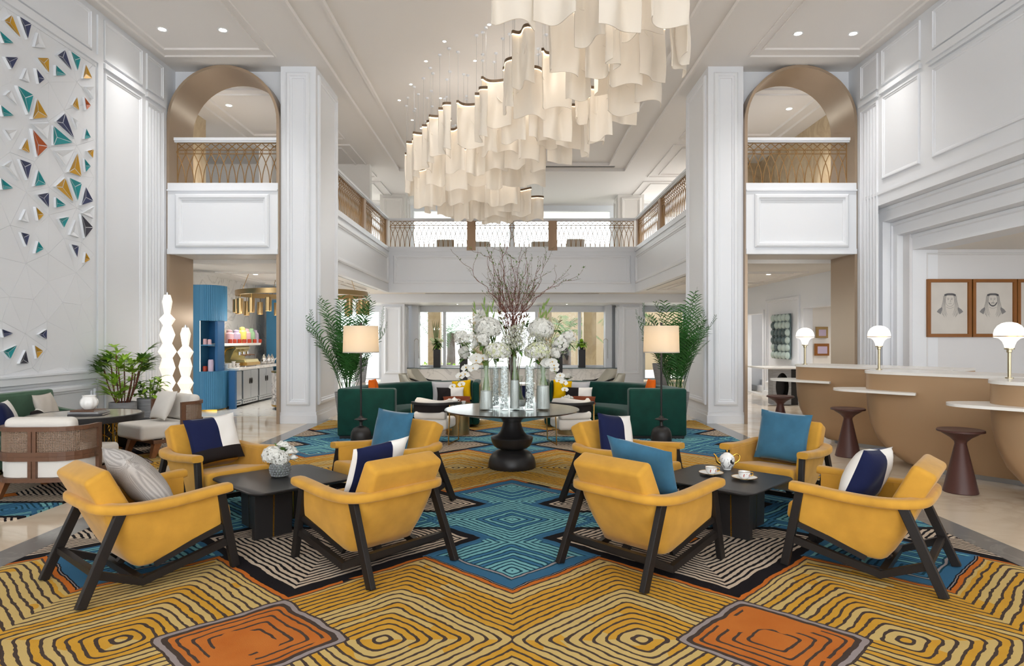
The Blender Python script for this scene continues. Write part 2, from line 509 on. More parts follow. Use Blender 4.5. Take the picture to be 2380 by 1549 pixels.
# ================================================================== SETTING
CZ = 6.92           # ceiling
def sbox(name, x0, x1, y0, y1, z0, z1, m, mb=None):
    mb = mb or MB(); mb.bx(x0,x1,y0,y1,z0,z1)
    return struct(mb.build(name, m, smooth=False))
sbox('floor', -13, 13, -6, 26, -.2, 0, M['floor'])
for sx in (-1, 1):
    a, b = sorted((sx*3.66, sx*3.95))
    sbox('trim_1' if sx < 0 else 'trim_2', a, b, -4, 13.2, 0, .004, M['gray'])
# terrazzo floor of the coffee bar
TZ = marble('terrazzo', (230,226,218), (200,196,190), 2, .15, .2, .1)
nt = X.nt = TZ.node_tree
g_ = nt.nodes.new('ShaderNodeNewGeometry'); mp_ = nt.nodes.new('ShaderNodeMapping'); nt.links.new(g_.outputs['Position'], mp_.inputs[0])
mp_.inputs['Scale'].default_value = (1, 2.2, 1); mp_.inputs['Rotation'].default_value = (0,0,.35)
vr = nt.nodes.new('ShaderNodeTexVoronoi'); vr.inputs['Scale'].default_value = 5; nt.links.new(mp_.outputs[0], vr.inputs['Vector'])
src = nt.nodes['Principled BSDF'].inputs['Base Color'].links[0].from_socket
spk = X(vr.outputs['Distance']).lt(.16)*wnoise((X(vr.outputs['Color'])*9).fl(), 1, 2).gt(.4)
nt.links.new(mixc(spk*.8, src, lin((90,80,72))), nt.nodes['Principled BSDF'].inputs['Base Color'])
sbox('floor_cafe', -7.45, -4.5, 13.6, 20, 0, .006, TZ)

# ---- side walls with their mouldings
WX = 6.65
for sx, nm in ((-1,'wall_left'), (1,'wall_right')):
    mb = MB()
    def xb(d0, d1, y0, y1, z0, z1):
        a, b = sorted((sx*(WX+d0), sx*(WX+d1))); mb.bx(a,b,y0,y1,z0,z1)
    if sx < 0:
        xb(0, .3, -5, 12.97, 0, CZ+.3)
    else:
        xb(0, .7, 12.2, 12.97, 0, CZ+.3)               # beside the desk recess
        xb(0, .7, -5, 12.2, 4.30, CZ+.3)
        xb(0, .7, -5, 2.2, 0, 4.3)
    Vz = (0,0,1); U = (0,1,0); N = (-sx,0,0); O = (sx*WX,0,0)
    for y0, y1 in ((11.72,12.3),(10.5,11.6)):
        mb.ring(O,U,Vz,N, y0,y1,6.18,6.84, PF)
        xb(-.05, 0, y0-.02, y1+.02, 6.04, 6.12)
    for y0, y1 in ((6.6,10.2),(2.4,6.3)):
        mb.ring(O,U,Vz,N, y0,y1,6.2,6.84, PF)
        xb(-.09, 0, y0-.05, y1+.05, 6.02, 6.14); xb(-.05, 0, y0-.05, y1+.05, 5.97, 6.02)
    zt = .3 if sx < 0 else 4.5
    mb.ring(O,U,Vz,N, 10.52,11.58, zt,5.98, PF)
    mb.ring(O,U,Vz,N, 11.72,12.3, zt if sx < 0 else .3,5.98, PF)
    for k in range(4):
        yy = 11.83+k*.1
        mb.tube([(sx*(WX-.004),yy,(zt if sx < 0 else .4)+.1),(sx*(WX-.004),yy,5.88)], .03, 8)
    if sx < 0:
        xb(-.06, 0, -5, 10.42, 1.02, 1.17); xb(-.024, 0, -5, 10.36, .975, 1.015)
        xb(-.08, 0, -5, 10.425, 1.12, 1.15)
        mb.ring(O,U,Vz,N, 8.3,10.3,.28,.94, PFB); mb.ring(O,U,Vz,N, 4.2,8.1,.28,.94, PFB)
        xb(-.028, 0, 10.33, 10.46, .2, 6.84)
        xb(-.03, 0, -5, 12.5, 0, .18)
    else:
        for y0, y1 in ((6.6,10.2),(2.4,6.3)): mb.ring(O,U,Vz,N, y0,y1,4.5,5.92, PF)
        # stepped surround of the recess: four steps inward
        prf = []
        for k in range(4):
            d, e = .15*k, .19*k
            prf += [(d,e),(d-.022,e),(d-.022,e+.035),(d,e+.05),(d,e+.17)]
        prf += [(.45,.76),(.9,.76)]
        def stp(d, e): return [(sx*(WX+d),12.2-e,0),(sx*(WX+d),12.2-e,4.30-e*1.42),(sx*(WX+d),2.2,4.30-e*1.42)]
        mb.loft([stp(d,e) for d,e in prf], False)
    struct(mb.build(nm, M['white'], smooth=True, ang=30))
# recess behind the reception desks
mb = MB(); mb.bx(7.05, 13, 11.45, 11.7, 0, 3.5)
mb.ring((0,11.45,0),(1,0,0),(0,0,1),(0,-1,0), 7.34, 12.4, .5, 3.17, [(0,0),(.01,.02),(.03,.02),(.04,0)])
struct(mb.build('wall_recess', M['wallgray'], smooth=True, ang=30))
sbox('ceiling_recess', 7.2, 13, 1.5, 11.45, 3.23, 3.5, M['warm'])
sbox('wall_recess_side', 12.7, 13, 1.5, 11.45, 0, 3.32, M['white'])

# ---- ceiling with its stepped coffer
CW = 3.55
mb = MB()
mb.bx(-10,-CW,-5,28,CZ,CZ+.4); mb.bx(CW,10,-5,28,CZ,CZ+.4); mb.bx(-CW,CW,20.3,28,CZ,CZ+.4)
mb.bx(-CW,-3.0,-5,20.3,CZ+.08,CZ+.4); mb.bx(3.0,CW,-5,20.3,CZ+.08,CZ+.4); mb.bx(-3.0,3.0,19.9,20.3,CZ+.08,CZ+.4)
mb.bx(-3.0,3.0,-5,19.9,CZ+.16,CZ+.4)
for a, w, z in ((CW,.05,CZ-.015),(3.0,.05,CZ+.06)):
    for s in (-1,1): mb.bx(*sorted((s*(a-.012),s*(a+w))),-5,(20.3 if a > 3.2 else 19.9)+w,z,z+.05)
    yb = 20.3 if a > 3.2 else 19.9
    mb.bx(-a,a,yb-.012,yb+w,z,z+.05)
for s in (-1,1):                                   # square mouldings of the side bays
    for y0, y1 in ((7.6,12.05),(2.6,7.1)):
        a, b = sorted((s*4.4, s*6.5))
        for q in (0, .3):
            mb.ring((0,0,CZ),(1,0,0),(0,1,0),(0,0,-1), a+q*.5,b-q*.5,y0+q,y1-q, [(0,0),(.0,.025),(.03,.025),(.05,0)])
    for y0, y1 in ((13.6,17),(17.5,21),(21.6,25)):
        a, b = sorted((s*4.4, s*7.0))
        for q in (0, .3):
            mb.ring((0,0,CZ),(1,0,0),(0,1,0),(0,0,-1), a+q,b-q,y0+q,y1-q, [(0,0),(.0,.035),(.04,.035),(.07,0)])
struct(mb.build('ceiling', M['ceil'], smooth=False))

# ---- the two big columns, the far columns and their upper halves
def column(x0, x1, y0, y1, z0, z1, inner, m, nm='column'):
    mb = MB(); mb.bx(x0,x1,y0,y1,z0,z1)
    Vz = (0,0,1); w = x1-x0
    if z0 < .1:
        mb.bx(x0-.03,x1+.03,y0-.03,y1+.03,z0,z0+.16); mb.bx(x0-.015,x1+.015,y0-.015,y1+.015,z0+.16,z0+.22)
    zb = z0+(.35 if z0 < .1 else .15)
    mb.ring((0,y0,0),(1,0,0),Vz,(0,-1,0), x0+.11,x1-.11,zb,z1-.12, PFB)
    xs = x1 if inner > 0 else x0
    mb.ring((xs,0,0),(0,1,0),Vz,(inner,0,0), y0+.12,y1-.12,zb,z1-.12, PFB)
    return struct(mb.build(nm, m, smooth=True, ang=30))
for s in (-1,1):
    a, b = sorted((s*3.80, s*4.48)); column(a, b, 12.5, 14.07, 0, CZ, -s, M['white'])
    a, b = sorted((s*3.93, s*4.78)); column(a, b, 23.6, 24.4, 0, 2.95, -s, M['white'])
    column(a-.05, b+.05, 23.6, 24.5, 4.4, CZ, -s, M['warm'])
# ---- bronze arches
for s in (-1,1):
    mb = MB(); xc = s*5.565; r0, r1, zs = 1.085, 1.06, 5.84
    def arc(r_): return [(xc-r_,0.0)]+[(xc-r_*math.cos(PI*k/28), zs+r_*math.sin(PI*k/28)) for k in range(29)]+[(xc+r_,0.0)]
    A, B = arc(r0-.004), arc(r1-.03)
    rings = []
    for i in range(len(A)):
        rings.append([(A[i][0],12.42,A[i][1]),(A[i][0],13.35,A[i][1]),(B[i][0],13.35,B[i][1]),(B[i][0],12.42,B[i][1])])
    mb.loft(rings)
    struct(mb.build('archway', M['bronze'], smooth=True, ang=35))
    # spandrel wall around the arch
    mb = MB(); a, b = sorted((s*4.48, s*6.66))
    pts = [(xc-r0*math.cos(PI*k/28), zs+r0*math.sin(PI*k/28)) for k in range(29)]
    for k in range(28):
        p, q = pts[k], pts[k+1]
        mb.add([(p[0],12.75,p[1]),(q[0],12.75,q[1]),(q[0],12.75,CZ+.02),(p[0],12.75,CZ+.02),
                (p[0],12.95,p[1]),(q[0],12.95,q[1]),(q[0],12.95,CZ+.02),(p[0],12.95,CZ+.02)],
               [(0,1,2,3),(7,6,5,4),(0,4,5,1),(2,6,7,3)])
    struct(mb.build('wall_spandrel', M['white'], smooth=False))

# ---- mezzanine: slab, fascias
mb = MB()
mb.bx(-9.4,-4.04,13.35,25,3.2,4.42); mb.bx(4.04,9.4,13.35,25,3.2,4.42); mb.bx(-4.04,4.04,20.95,25,3.2,4.42)
for s in (-1,1):
    a, b = sorted((s*4.5, s*6.62)); mb.bx(a,b,12.62,13.35,3.28,4.42)
    for y0, y1 in ((15,17.6),(18,20.4)):
        c, d = sorted((s*4.6, s*6.9))
        for q in (0,.25): mb.ring((0,0,3.2),(1,0,0),(0,1,0),(0,0,-1), c+q,d-q,y0+q,y1-q,[(0,0),(0,.025),(.03,.025),(.05,0)])
struct(mb.build('ceiling_mezzanine', M['warm'], smooth=False))
def fascia(nm, O, U, N, u0, u1, z0=3.14, zr=(3.42,4.34), cap=True, zt=4.62):
    mb = MB(); O, U, N = Vector(O), Vector(U), Vector(N)
    def b3(a, b, d0, d1, za, zb):
        vs = [O+U*u+N*d+Vector((0,0,z)) for z in (za,zb) for u, d in ((a,d0),(b,d0),(b,d1),(a,d1))]
        mb.add(vs, [(0,3,2,1),(4,5,6,7),(0,1,5,4),(1,2,6,5),(2,3,7,6),(3,0,4,7)])
    b3(u0,u1,-.12,0,z0,zt-.16); b3(u0,u1,-.12,.0,zt-.16,zt)
    b3(u0,u1,0,.035,zt-.16,zt-.13)
    b3(u0,u1,0,.02,z0,z0+.1)
    mb.ring(O,U,(0,0,1),N, u0+.16,u1-.16,zr[0],zr[1], PFB)
    return struct(mb.build(nm, M['white'], smooth=True, ang=30))
fascia('wall_balcony_back', (0,20.9,0),(1,0,0),(0,-1,0),-4.0,4.0)
for s in (-1,1):
    fascia('wall_balcony_left' if s < 0 else 'wall_balcony_right', (s*4.0,0,0),(0,1,0),(-s,0,0),14.07,20.9)
    a, b = sorted((s*4.5, s*6.62))
    f = fascia('wall_balcony_arch', (0,12.40,0),(1,0,0),(0,-1,0),a,b,3.27,(3.40,4.42), zt=4.64)
    # beam under the back of the gallery and its lower ceiling
sbox('trim_3', -9, 9, 22.5, 22.8, 2.9, 3.22, M['white'])
sbox('ceiling_back', -9, 9, 22.8, 25.2, 2.9, 3.2, M['white'])

# ---- lattice railings
def lattice(L_, zb, zt, step, r_=.009):
    mb = MB(); n = max(2, round(L_/step)); s = L_/n; H = zt-zb
    z1, z2 = zt-.17*H, zt-.26*H
    sq = 5
    for i in range(n):
        mb.tube([(i*s,0,zt),((i+1)*s,0,z1)], r_, sq); mb.tube([(i*s,0,z1),((i+1)*s,0,zt)], r_, sq)
        x0, x1 = i*s, (i+1)*s
        for a, b in ((x0,x1),(x1,x0)):
            mb.tube([(a+(b-a)*(1-(1-t)**2.1)*.96, 0, z2+(zb-z2)*t) for t in [k/7 for k in range(8)]], r_, sq)
        mb.tube([(x0+.5*s*0+.022*math.cos(a_),0,(z1+z2)/2+.022*math.sin(a_)) for a_ in [2*PI*k/8 for k in range(9)]], r_*.8, 4, False)
    for z in (z1, z2): mb.tube([(0,0,z),(L_,0,z)], r_*1.1, sq)
    mb.tube([(0,0,zt),(L_,0,zt)], r_*1.4, sq)
    for x in (0, L_): mb.tube([(x,0,zb),(x,0,zt)], r_*1.2, sq)
    return mb
def hand(L_, m=.0):
    mb = MB(); mb.bx(-m,L_+m,-.06,.06,.0,.03); mb.bx(-m,L_+m,-.085,.085,.03,.085); return mb
def railing(label, p, rz, L_, posts, zb=4.62, zt=5.46, step=.155, end_posts=False):
    t = thing('balcony_railing', label, 'railing', (p[0],p[1],zb), rz)
    hand(L_).build('handrail', M['white'], t, loc=(0,0,zt-zb))
    cuts = [0]+[c for c in posts]+[L_]
    for c in posts:
        w0, w1 = .12, .145
        mb = MB(); mb.loft([[(c-w1,-.09,-.12),(c+w1,-.09,-.12),(c+w1,.06,-.12),(c-w1,.06,-.12)],[(c-w0,-.08,zt-zb),(c+w0,-.08,zt-zb),(c+w0,.05,zt-zb),(c-w0,.05,zt-zb)]])
        o = mb.build('post', M['beam'], t, smooth=False); o['label'] = 'pale wooden post'
    for i in range(len(cuts)-1):
        a = cuts[i]+(.13 if i > 0 else .03); b = cuts[i+1]-(.13 if i < len(cuts)-2 else .03)
        if b-a < .3: continue
        lattice(b-a, 0, zt-zb, step).build('lattice', M['railm'], t, loc=(a,0,0), weld=False)
    return t
railing('long bronze lattice railing with two wooden posts across the back balcony', (-3.98,20.96,0), 0, 7.96, (2.66,5.30))
railing('bronze lattice railing along the left side balcony beside the white column', (-4.06,20.9,0), -PI/2, 6.8, (.15,3.3,6.3))
railing('bronze lattice railing along the right side balcony beside the white column', (4.06,14.1,0), PI/2, 6.8, (.5,3.5,6.65))
railing('bronze lattice railing in the arch above the coffee bar', (-6.52,12.52,0), 0, 2.02, (), 4.64, 5.44, .16)
railing('bronze lattice railing in the arch above the reception side', (4.5,12.52,0), 0, 2.02, (), 4.64, 5.44, .16)

# ---- gallery rooms seen through the arches
sbox('wall_gallery_left', -7.7, -7.4, 13.35, 15.6, 4.42, CZ, M['travertine'])
sbox('wall_gallery_left_back', -9.6, -4.3, 19.5, 19.8, 4.42, CZ, M['warm'])
sbox('wall_gallery_left_pier', -6.9, -6.55, 17.6, 19.5, 4.42, CZ, M['warm'])
sbox('wall_gallery_right', 7.4, 7.7, 13.35, 20.2, 4.42, CZ, M['travertine'])
mb = MB(); mb.bx(6.3,9.4,19.4,19.7,4.42,CZ); mb.bx(5.9,6.3,17.9,18.3,4.42,6.5)
struct(mb.build('wall_gallery_right_back', M['travertine'], smooth=False))
sbox('door_3', -5.9, -5.2, 19.42, 19.5, 4.42, 6.5, M['white'])
sbox('wall_gallery_outer', -9.7, -9.4, 13.35, 25, 4.42, CZ, M['warm'])

# ---- far wall with windows
YB = 25.0
mb = MB()
mb.bx(-9,9,YB,YB+.2,2.73,3.2); mb.bx(-3.82,3.82,YB,YB+.2,0,.55)
for s in (-1,1):
    mb.bx(*sorted((s*3.82,s*5.1)),YB,YB+.2,0,2.73); mb.bx(*sorted((s*6.7,s*9)),YB,YB+.2,0,2.73)
    mb.bx(*sorted((s*3.55,s*3.80)),YB-.5,YB,0,2.9)
struct(mb.build('wall_back', M['white'], smooth=False))
wi = 1
for x0, x1, z0 in ((-3.82,-2.62,.55),(-2.62,-.95,.55),(-.95,.95,.05),(.95,2.62,.55),(2.62,3.82,.55),(-6.7,-5.1,.05),(5.1,6.7,.05)):
    mb = MB()
    for a, b, c, d in ((x0,x0+.06,z0,2.73),(x1-.06,x1,z0,2.73),(x0+.06,x1-.06,z0,z0+.06),(x0+.06,x1-.06,2.67,2.73)): mb.bx(a,b,YB+.02,YB+.12,c,d)
    w = struct(mb.build('window_%d' % wi, M['white'], smooth=False))
    p = MB().bx(x0+.06,x1-.06,YB+.06,YB+.07,z0+.06,2.67).build('pane', M['pane'], w, smooth=False)
    wi += 1
# upper windows at the very back of the gallery
for k in range(4):
    x0 = -8+4*k; mb = MB()
    for a, b, c, d in ((x0,x0+.1,4.42,CZ),(x0+3.9,x0+4,4.42,CZ),(x0+.1,x0+3.9,4.42,4.7),(x0+.1,x0+3.9,6.7,CZ)): mb.bx(a,b,25.6,25.8,c,d)
    w = struct(mb.build('window_%d' % (8+k), M['white'], smooth=False))
    MB().bx(x0+.1,x0+3.9,25.7,25.71,4.7,6.7).build('pane', M['pane'], w, smooth=False)
sbox('wall_low', -3.97, 4.02, 24.0, 24.25, 0, .52, M['carrara'])
sbox('trim_4', -3.99, 4.04, 23.98, 24.27, .52, .55, M['slate'])
# side rooms below the gallery
sbox('wall_cafe', -7.75, -7.45, 13.36, 19.7, 0, 3.2, M['carrara'])
mb = MB(); mb.bx(-7.5,-5.4,19.7,20,0,3.2)
struct(mb.build('wall_cafe_back', M['white'], smooth=False))
mb = MB()
mb.bx(7.3,7.5,13.36,14.5,0,3.2); mb.bx(7.3,7.5,14.5,16.1,2.4,3.2); mb.bx(7.3,7.5,16.1,18.75,0,3.2); mb.bx(7.3,7.5,18.75,20.2,2.38,3.2); mb.bx(7.3,7.5,20.2,25,0,3.2)
mb.ring((7.3,0,0),(0,1,0),(0,0,1),(-1,0,0),16.35,18.5,.35,2.75,PFB)
mb.ring((7.3,0,0),(0,1,0),(0,0,1),(-1,0,0),14.4,16.2,-.05,2.5,[(0,0),(0,.03),(.1,.03),(.1,0)])
mb.ring((7.3,0,0),(0,1,0),(0,0,1),(-1,0,0),18.65,20.3,-.05,2.48,[(0,0),(0,.03),(.1,.03),(.1,0)])
mb.bx(7.27,7.3,16.2,18.65,0,.15)
struct(mb.build('wall_hall', M['white'], smooth=True, ang=30))
# foyer and stair behind the hall wall
mb = MB(); mb.bx(7.5,9.6,16.12,16.3,0,3.2); mb.bx(9.5,9.7,13.36,16.12,0,3.2); mb.bx(7.5,9.5,13.0,13.3,0,3.2); mb.bx(8.28,8.36,16.08,16.12,0,3.2)
struct(mb.build('wall_foyer', M['warm'], smooth=False))
mb = MB(); mb.bx(9.0,9.2,18.4,21,0,3.2); mb.bx(7.5,9.2,20.9,21.1,0,3.2)
for k in range(4): mb.bx(7.75+.28*k,9.0,18.9,20.9,.16*k,.16*(k+1))
struct(mb.build('wall_stair', M['white'], smooth=False))
# ---- outside
sbox('ground', -30, 30, 26, 60, -.3, -.1, mat('pale_paving', (206,200,190), .9))
sbox('ground_balcony_slab', -9.4, 9.4, 25.2, 26.4, 4.2, 4.42, M['white'])
# ================================================================== RUGS
def rug(name, pts, m, label):
    o = MB().prism(pts, .0, .014).build(name, m, smooth=False)
    return tag(o, label, 'rug')
rug('rug', [(-3.655,.4),(3.655,.4),(3.655,12.9),(-3.655,12.9)], M['rug'], 'large yellow, blue and black diamond patterned rug under the armchairs')
def rr(x0, x1, y0, y1, r_, n=6):
    out = []
    for cx, cy, a in ((x1-r_,y1-r_,0),(x0+r_,y1-r_,90),(x0+r_,y0+r_,180),(x1-r_,y0+r_,270)):
        out += [(cx+r_*math.cos(R(a+90*k/n)), cy+r_*math.sin(R(a+90*k/n))) for k in range(n+1)]
    return out
rug('rug', rr(-6.5,-4.47,5.75,10.4,.25), M['rug2'], 'smaller striped rug under the cane seats and marble table')

# ================================================================== ARMCHAIRS
def make_chair(label):
    t = thing('armchair', label, 'armchair', group='yellow armchairs around the coffee tables')
    # upholstered shell: U-shaped walls narrowing downward, closed underneath
    lev = []
    prof = [(.135,.255,-.05,-.12),(.15,.275,.0,-.15),(.20,.295,.14,-.19),(.26,.312,.29,-.225),(.31,.325,.385,-.25),(.40,.342,.395,-.29),(.48,.352,.40,-.325),(.56,.358,.40,-.345)]
    def U(hw, yf, yb, r_=.10):
        pts = [(hw,yf),(hw,(yf+yb+r_)/2),(hw,yb+r_)]
        pts += [(hw-r_+r_*math.cos(R(-90*k/6)), yb+r_+r_*math.sin(R(-90*k/6))) for k in range(1,7)]
        return pts+[(-x,y) for x,y in reversed(pts)]
    outer = [[(x,y,z) for x,y in U(hw,yf,yb,min(.12,hw*.4,max(.02,(yf-yb)*.45)))] for z,hw,yf,yb in prof]
    inner = [[(x,y,z) for x,y in U(hw-.05,yf,yb+.05,.08)] for z,hw,yf,yb in prof[4:]]
    mb = MB(); mb.loft(outer, False); mb.loft([list(reversed(r_)) for r_ in inner], False)
    n = len(outer[0])
    # rims: top, front edges, underside
    mb.loft([outer[-1], inner[-1]], False)
    for i in range(4, len(outer)-1):
        for e in (0, n-1):
            mb.quad(outer[i][e], outer[i+1][e], inner[i+1-4][e], inner[i-4][e])
    for i in range(0, 4):
        mb.quad(outer[i][0], outer[i+1][0], outer[i+1][n-1], outer[i][n-1])
    mb.poly(outer[0])
    mb.poly(inner[0])
    mb.build('shell', M['yellow'], t, ang=50)
    # armrest roll running round sides and back
    half = [(.366,.435,.582),(.366,.30,.572),(.368,.12,.556),(.37,-.06,.548),(.366,-.2,.552),(.335,-.305,.562),(.25,-.352,.568),(.12,-.362,.57)]
    path = crom(half+[(-x,y,z) for x,y,z in reversed(half)], 4)
    sec = [(.058*math.cos(a)*(1 if abs(math.cos(a)) > .01 else 1), .034*math.sin(a)+.0) for a in [2*PI*k/14 for k in range(14)]]
    sec = [(math.copysign(abs(math.cos(a))**.55, math.cos(a))*.056, math.copysign(abs(math.sin(a))**.55, math.sin(a))*.033) for a in [2*PI*k/16 for k in range(16)]]
    mb = MB(); sc_ = [1]*len(path); sc_[0] = sc_[-1] = .9
    mb.sweep(path, sec, scale=sc_); mb.build('armrest', M['yellow'], t, ang=60)
    # seat cushion and back cushion
    mb = MB(); Ms = Matrix.Translation((0,.15,.345)) @ Matrix.Rotation(R(7),4,'X')
    mb.rbox(.298,.335,.065,.035,Ms); mb.build('seat_cushion', M['yellow'], t, ang=60)
    mb = MB(); Mb = Matrix.Translation((0,-.282,.588)) @ Matrix.Rotation(R(27),4,'X')
    mb.rbox(.302,.078,.215,.034,Mb)
    mb.v = [(x*(1-.05*max(0,(z-.45)/.35)*0),y,z) for x,y,z in mb.v]
    mb.build('back_cushion', M['yellow'], t, ang=60)
    # frame
    for sx in (-1,1):
        mb = MB(); mb.bar((sx*.345,.375,.562),(sx*.355,.478,0),.042,.058,(0,1,0)); mb.v = [(a,b,max(0,c)) for a,b,c in mb.v]; mb.build('leg', M['black'], t, smooth=False, bevel=.004)
        mb = MB(); mb.bar((sx*.352,-.252,.553),(sx*.372,-.488,0),.042,.062,(0,1,0)); mb.v = [(a,b,max(0,c)) for a,b,c in mb.v]; mb.build('leg', M['black'], t, smooth=False, bevel=.004)
        mb = MB()
        mb.sweep([(sx*.345,.445,.20),(sx*.33,-.13,.062),(sx*.352,-.405,.185)], [(-.02,-.025),(.02,-.025),(.02,.025),(-.02,.025)])
        mb.build('stretcher', M['black'], t, smooth=False)
        mb = MB(); mb.sweep([(sx*.335,.42,.315),(sx*.30,.20,.235),(sx*.265,-.03,.135)], [(-.018,-.022),(.018,-.022),(.018,.016),(-.018,.016)])
        mb.build('seat_rail', M['black'], t, smooth=False)
    mb = MB(); mb.bar((-.33,-.14,.075),(.33,-.14,.075),.045,.045); mb.bar((-.36,-.40,.19),(.36,-.40,.19),.04,.04)
    mb.bar((-.05,-.14,.1),(-.05,-.09,.15),.05,.04); mb.build('cross_rail', M['black'], t, smooth=False)
    return t
chairs = {}
CH = [('A',-2.565,4.49,49.8,'yellow armchair holding the dotted gray cushion, front left, seen from behind'),
      ('B',-1.033,4.787,138.5,'yellow armchair in front of the left coffee table, its back to the camera'),
      ('C',-2.83,6.17,-40,'yellow armchair holding the navy, white and black cushion, behind the left coffee table'),
      ('D',-1.20,6.42,-134,'yellow armchair with an upright blue cushion beside the left coffee table'),
      ('E',.958,4.733,42,'yellow armchair in front of the right coffee table, its back to the camera'),
      ('F',1.10,6.37,-45,'yellow armchair with a navy and white cushion right of the pedestal table'),
      ('G',2.63,6.35,-133,'yellow armchair with a large square blue cushion, nearest the bar stools'),
      ('H',2.569,4.64,140.5,'yellow armchair at the far right front, seen from its side and back')]
proto = None
for k, x, y, a, lb in CH:
    if proto is None:
        proto = make_chair(lb); c = proto
        bpy.context.view_layer.update()
    else: c = dup(proto, (0,0,0), 0, lb)
    c.location = (x,y,.0145); c.rotation_euler = (0,0,R(a-90)); chairs[k] = c

# ================================================================== CUSHIONS
def pillow_mesh(w, h, t, n=18, sel=None, ears=.06):
    mb = MB(); vs = []
    def prof(u, v): return max(0, (1-abs(u)**2.6)*(1-abs(v)**2.6))**.55
    for sd in (1,-1):
        for i in range(n+1):
            for j in range(n+1):
                u, v = -1+2*i/n, -1+2*j/n
                pin = 1-ears*(1-abs(v)**2)*abs(u)**3
                pin2 = 1-ears*(1-abs(u)**2)*abs(v)**3
                wr = .006*math.sin(7*u+5*v*sd)*(1-u*u)*(1-v*v)
                vs.append((u*w/2*pin, sd*(t/2*prof(u,v)+wr), v*h/2*pin2))
    N = (n+1)**2
    for sd in (0,1):
        for i in range(n):
            for j in range(n):
                b = sd*N
                f = (b+i*(n+1)+j, b+i*(n+1)+j+1, b+(i+1)*(n+1)+j+1, b+(i+1)*(n+1)+j)
                u, v = -1+2*(i+.5)/n, -1+2*(j+.5)/n
                mb.add([], [f if sd == 0 else f[::-1]], sel(u,v,sd) if sel else 0)
    mb.v = vs
    return mb
def cushion(label, mats, Mw, w=.48, h=.48, t=.15, sel=None, group=None, name='cushion'):
    o = pillow_mesh(w,h,t,18,sel).build(name, mats, ang=80)
    o.matrix_world = Mw
    return tag(o, label, 'cushion', group)
def inchair(k, loc, tilt=-20, yaw=0, roll=0):
    c = chairs[k]
    return Matrix.Translation(c.location) @ Matrix.Rotation(c.rotation_euler[2],4,'Z') @ Matrix.Translation((loc[0],loc[1]+.02,loc[2])) @ Matrix.Rotation(R(yaw),4,'Z') @ Matrix.Rotation(R(-tilt),4,'X') @ Matrix.Rotation(R(roll),4,'Y')
NW = [M['navy'], M['cloth'], M['charcoal']]
def s_nwb(u, v, sd):
    if v < -.42: return 2
    return 0 if (u < .12 if sd == 0 else u < .0) else 1
def s_nw(u, v, sd): return 0 if u < .12 else 1
def s_nw2(u, v, sd): return (1 if u < -.05 else 0) if v > -.8 else 2
cushion('dotted gray cushion leaning in the front left armchair', [M['dots']], inchair('A',(-.02,-.04,.65),-37,-4,3), .55,.52,.22)
cushion('navy and white cushion half hidden behind the front armchair back', NW[:2], inchair('B',(.02,-.03,.68),-27,2,-5), .50,.44,.13, lambda u,v,sd: 1 if (u > .3 or u < -.94) else 0)
cushion('navy, white and black block cushion in the armchair left of the flower vase', NW, inchair('C',(-.02,-.095,.665),-22,0,4), .50,.46,.15, lambda u,v,sd: s_nwb(-u,v,sd))
cushion('tall blue cushion upright in the armchair left of the pedestal table', [M['blue']], inchair('D',(.06,-.06,.665),-14,14,-3), .47,.5,.15)
cushion('blue cushion lying against the armchair back in the right front', [M['blue']], inchair('E',(.03,-.05,.685),-27,0,7), .55,.46,.15)
cushion('navy and white cushion upright in the armchair right of the pedestal table', NW[:2], inchair('F',(.02,-.09,.65),-16,-8,-8), .45,.47,.15, lambda u,v,sd: 1 if (u < -.2 or u > .97) else 0)
cushion('large square blue cushion in the armchair nearest the stools', [M['blue']], inchair('G',(.0,-.11,.66),-17,2,-3), .50,.5,.15)
cushion('navy and white cushion standing in the far right armchair', NW, inchair('H',(.03,.01,.635),-22,-14,3), .47,.46,.22, lambda u,v,sd: (2 if v < -.85 else (1 if u < .0 else 0)) if sd == 0 else (1 if u > .1 else 0))

# ================================================================== COFFEE TABLES
def coffee_table(label, x, y, mir):
    t = thing('coffee_table', label, 'coffee table', (x,y,.014), R(45))
    mb = MB(); h = .455
    def lay(k): return rr(-h*k,h*k,-h*k,h*k,.11*k,7)
    mb.loft([[(a,b,z) for a,b in lay(k)] for k,z in ((.93,.398),(.985,.412),(1,.418),(1,.424),(.992,.428))])
    mb.build('table_top', M['blackmat'], t, ang=40)
    for k in range(4):
        Mz = Matrix.Rotation(PI/2*k,4,'Z'); q = mir
        mb = MB(); 
        for x0, x1 in ((-.34,-.186),(-.174,-.02)):
            a, b = (x0,x1) if q > 0 else (-x1,-x0)
            mb.loft([[(a,-.215,0),(b,-.215,0),(b,-.165,0),(a,-.165,0)],[(a,-.225,.40),(b,-.225,.40),(b,-.165,.40),(a,-.165,.40)]])
        mb.tf(Mz); o = mb.build('panel_leg', M['blackmat'], t, smooth=False, bevel=.003)
        mb = MB(); c = -.18*q; mb.loft([[(c-.007,-.212,0),(c+.007,-.212,0),(c+.007,-.17,0),(c-.007,-.17,0)],[(c-.007,-.222,.398),(c+.007,-.222,.398),(c+.007,-.17,.398),(c-.007,-.17,.398)]])
        mb.tf(Mz); b_ = mb.build('inlay', M['gold'], o, smooth=False); b_['label'] = 'thin brass inlay strip'
    return t
coffee_table('black rounded square coffee table carrying the white flowers', -1.99, 5.6, 1)
coffee_table('black rounded square coffee table carrying the tea set', 1.83, 5.6, -1)
TT = .014+.428
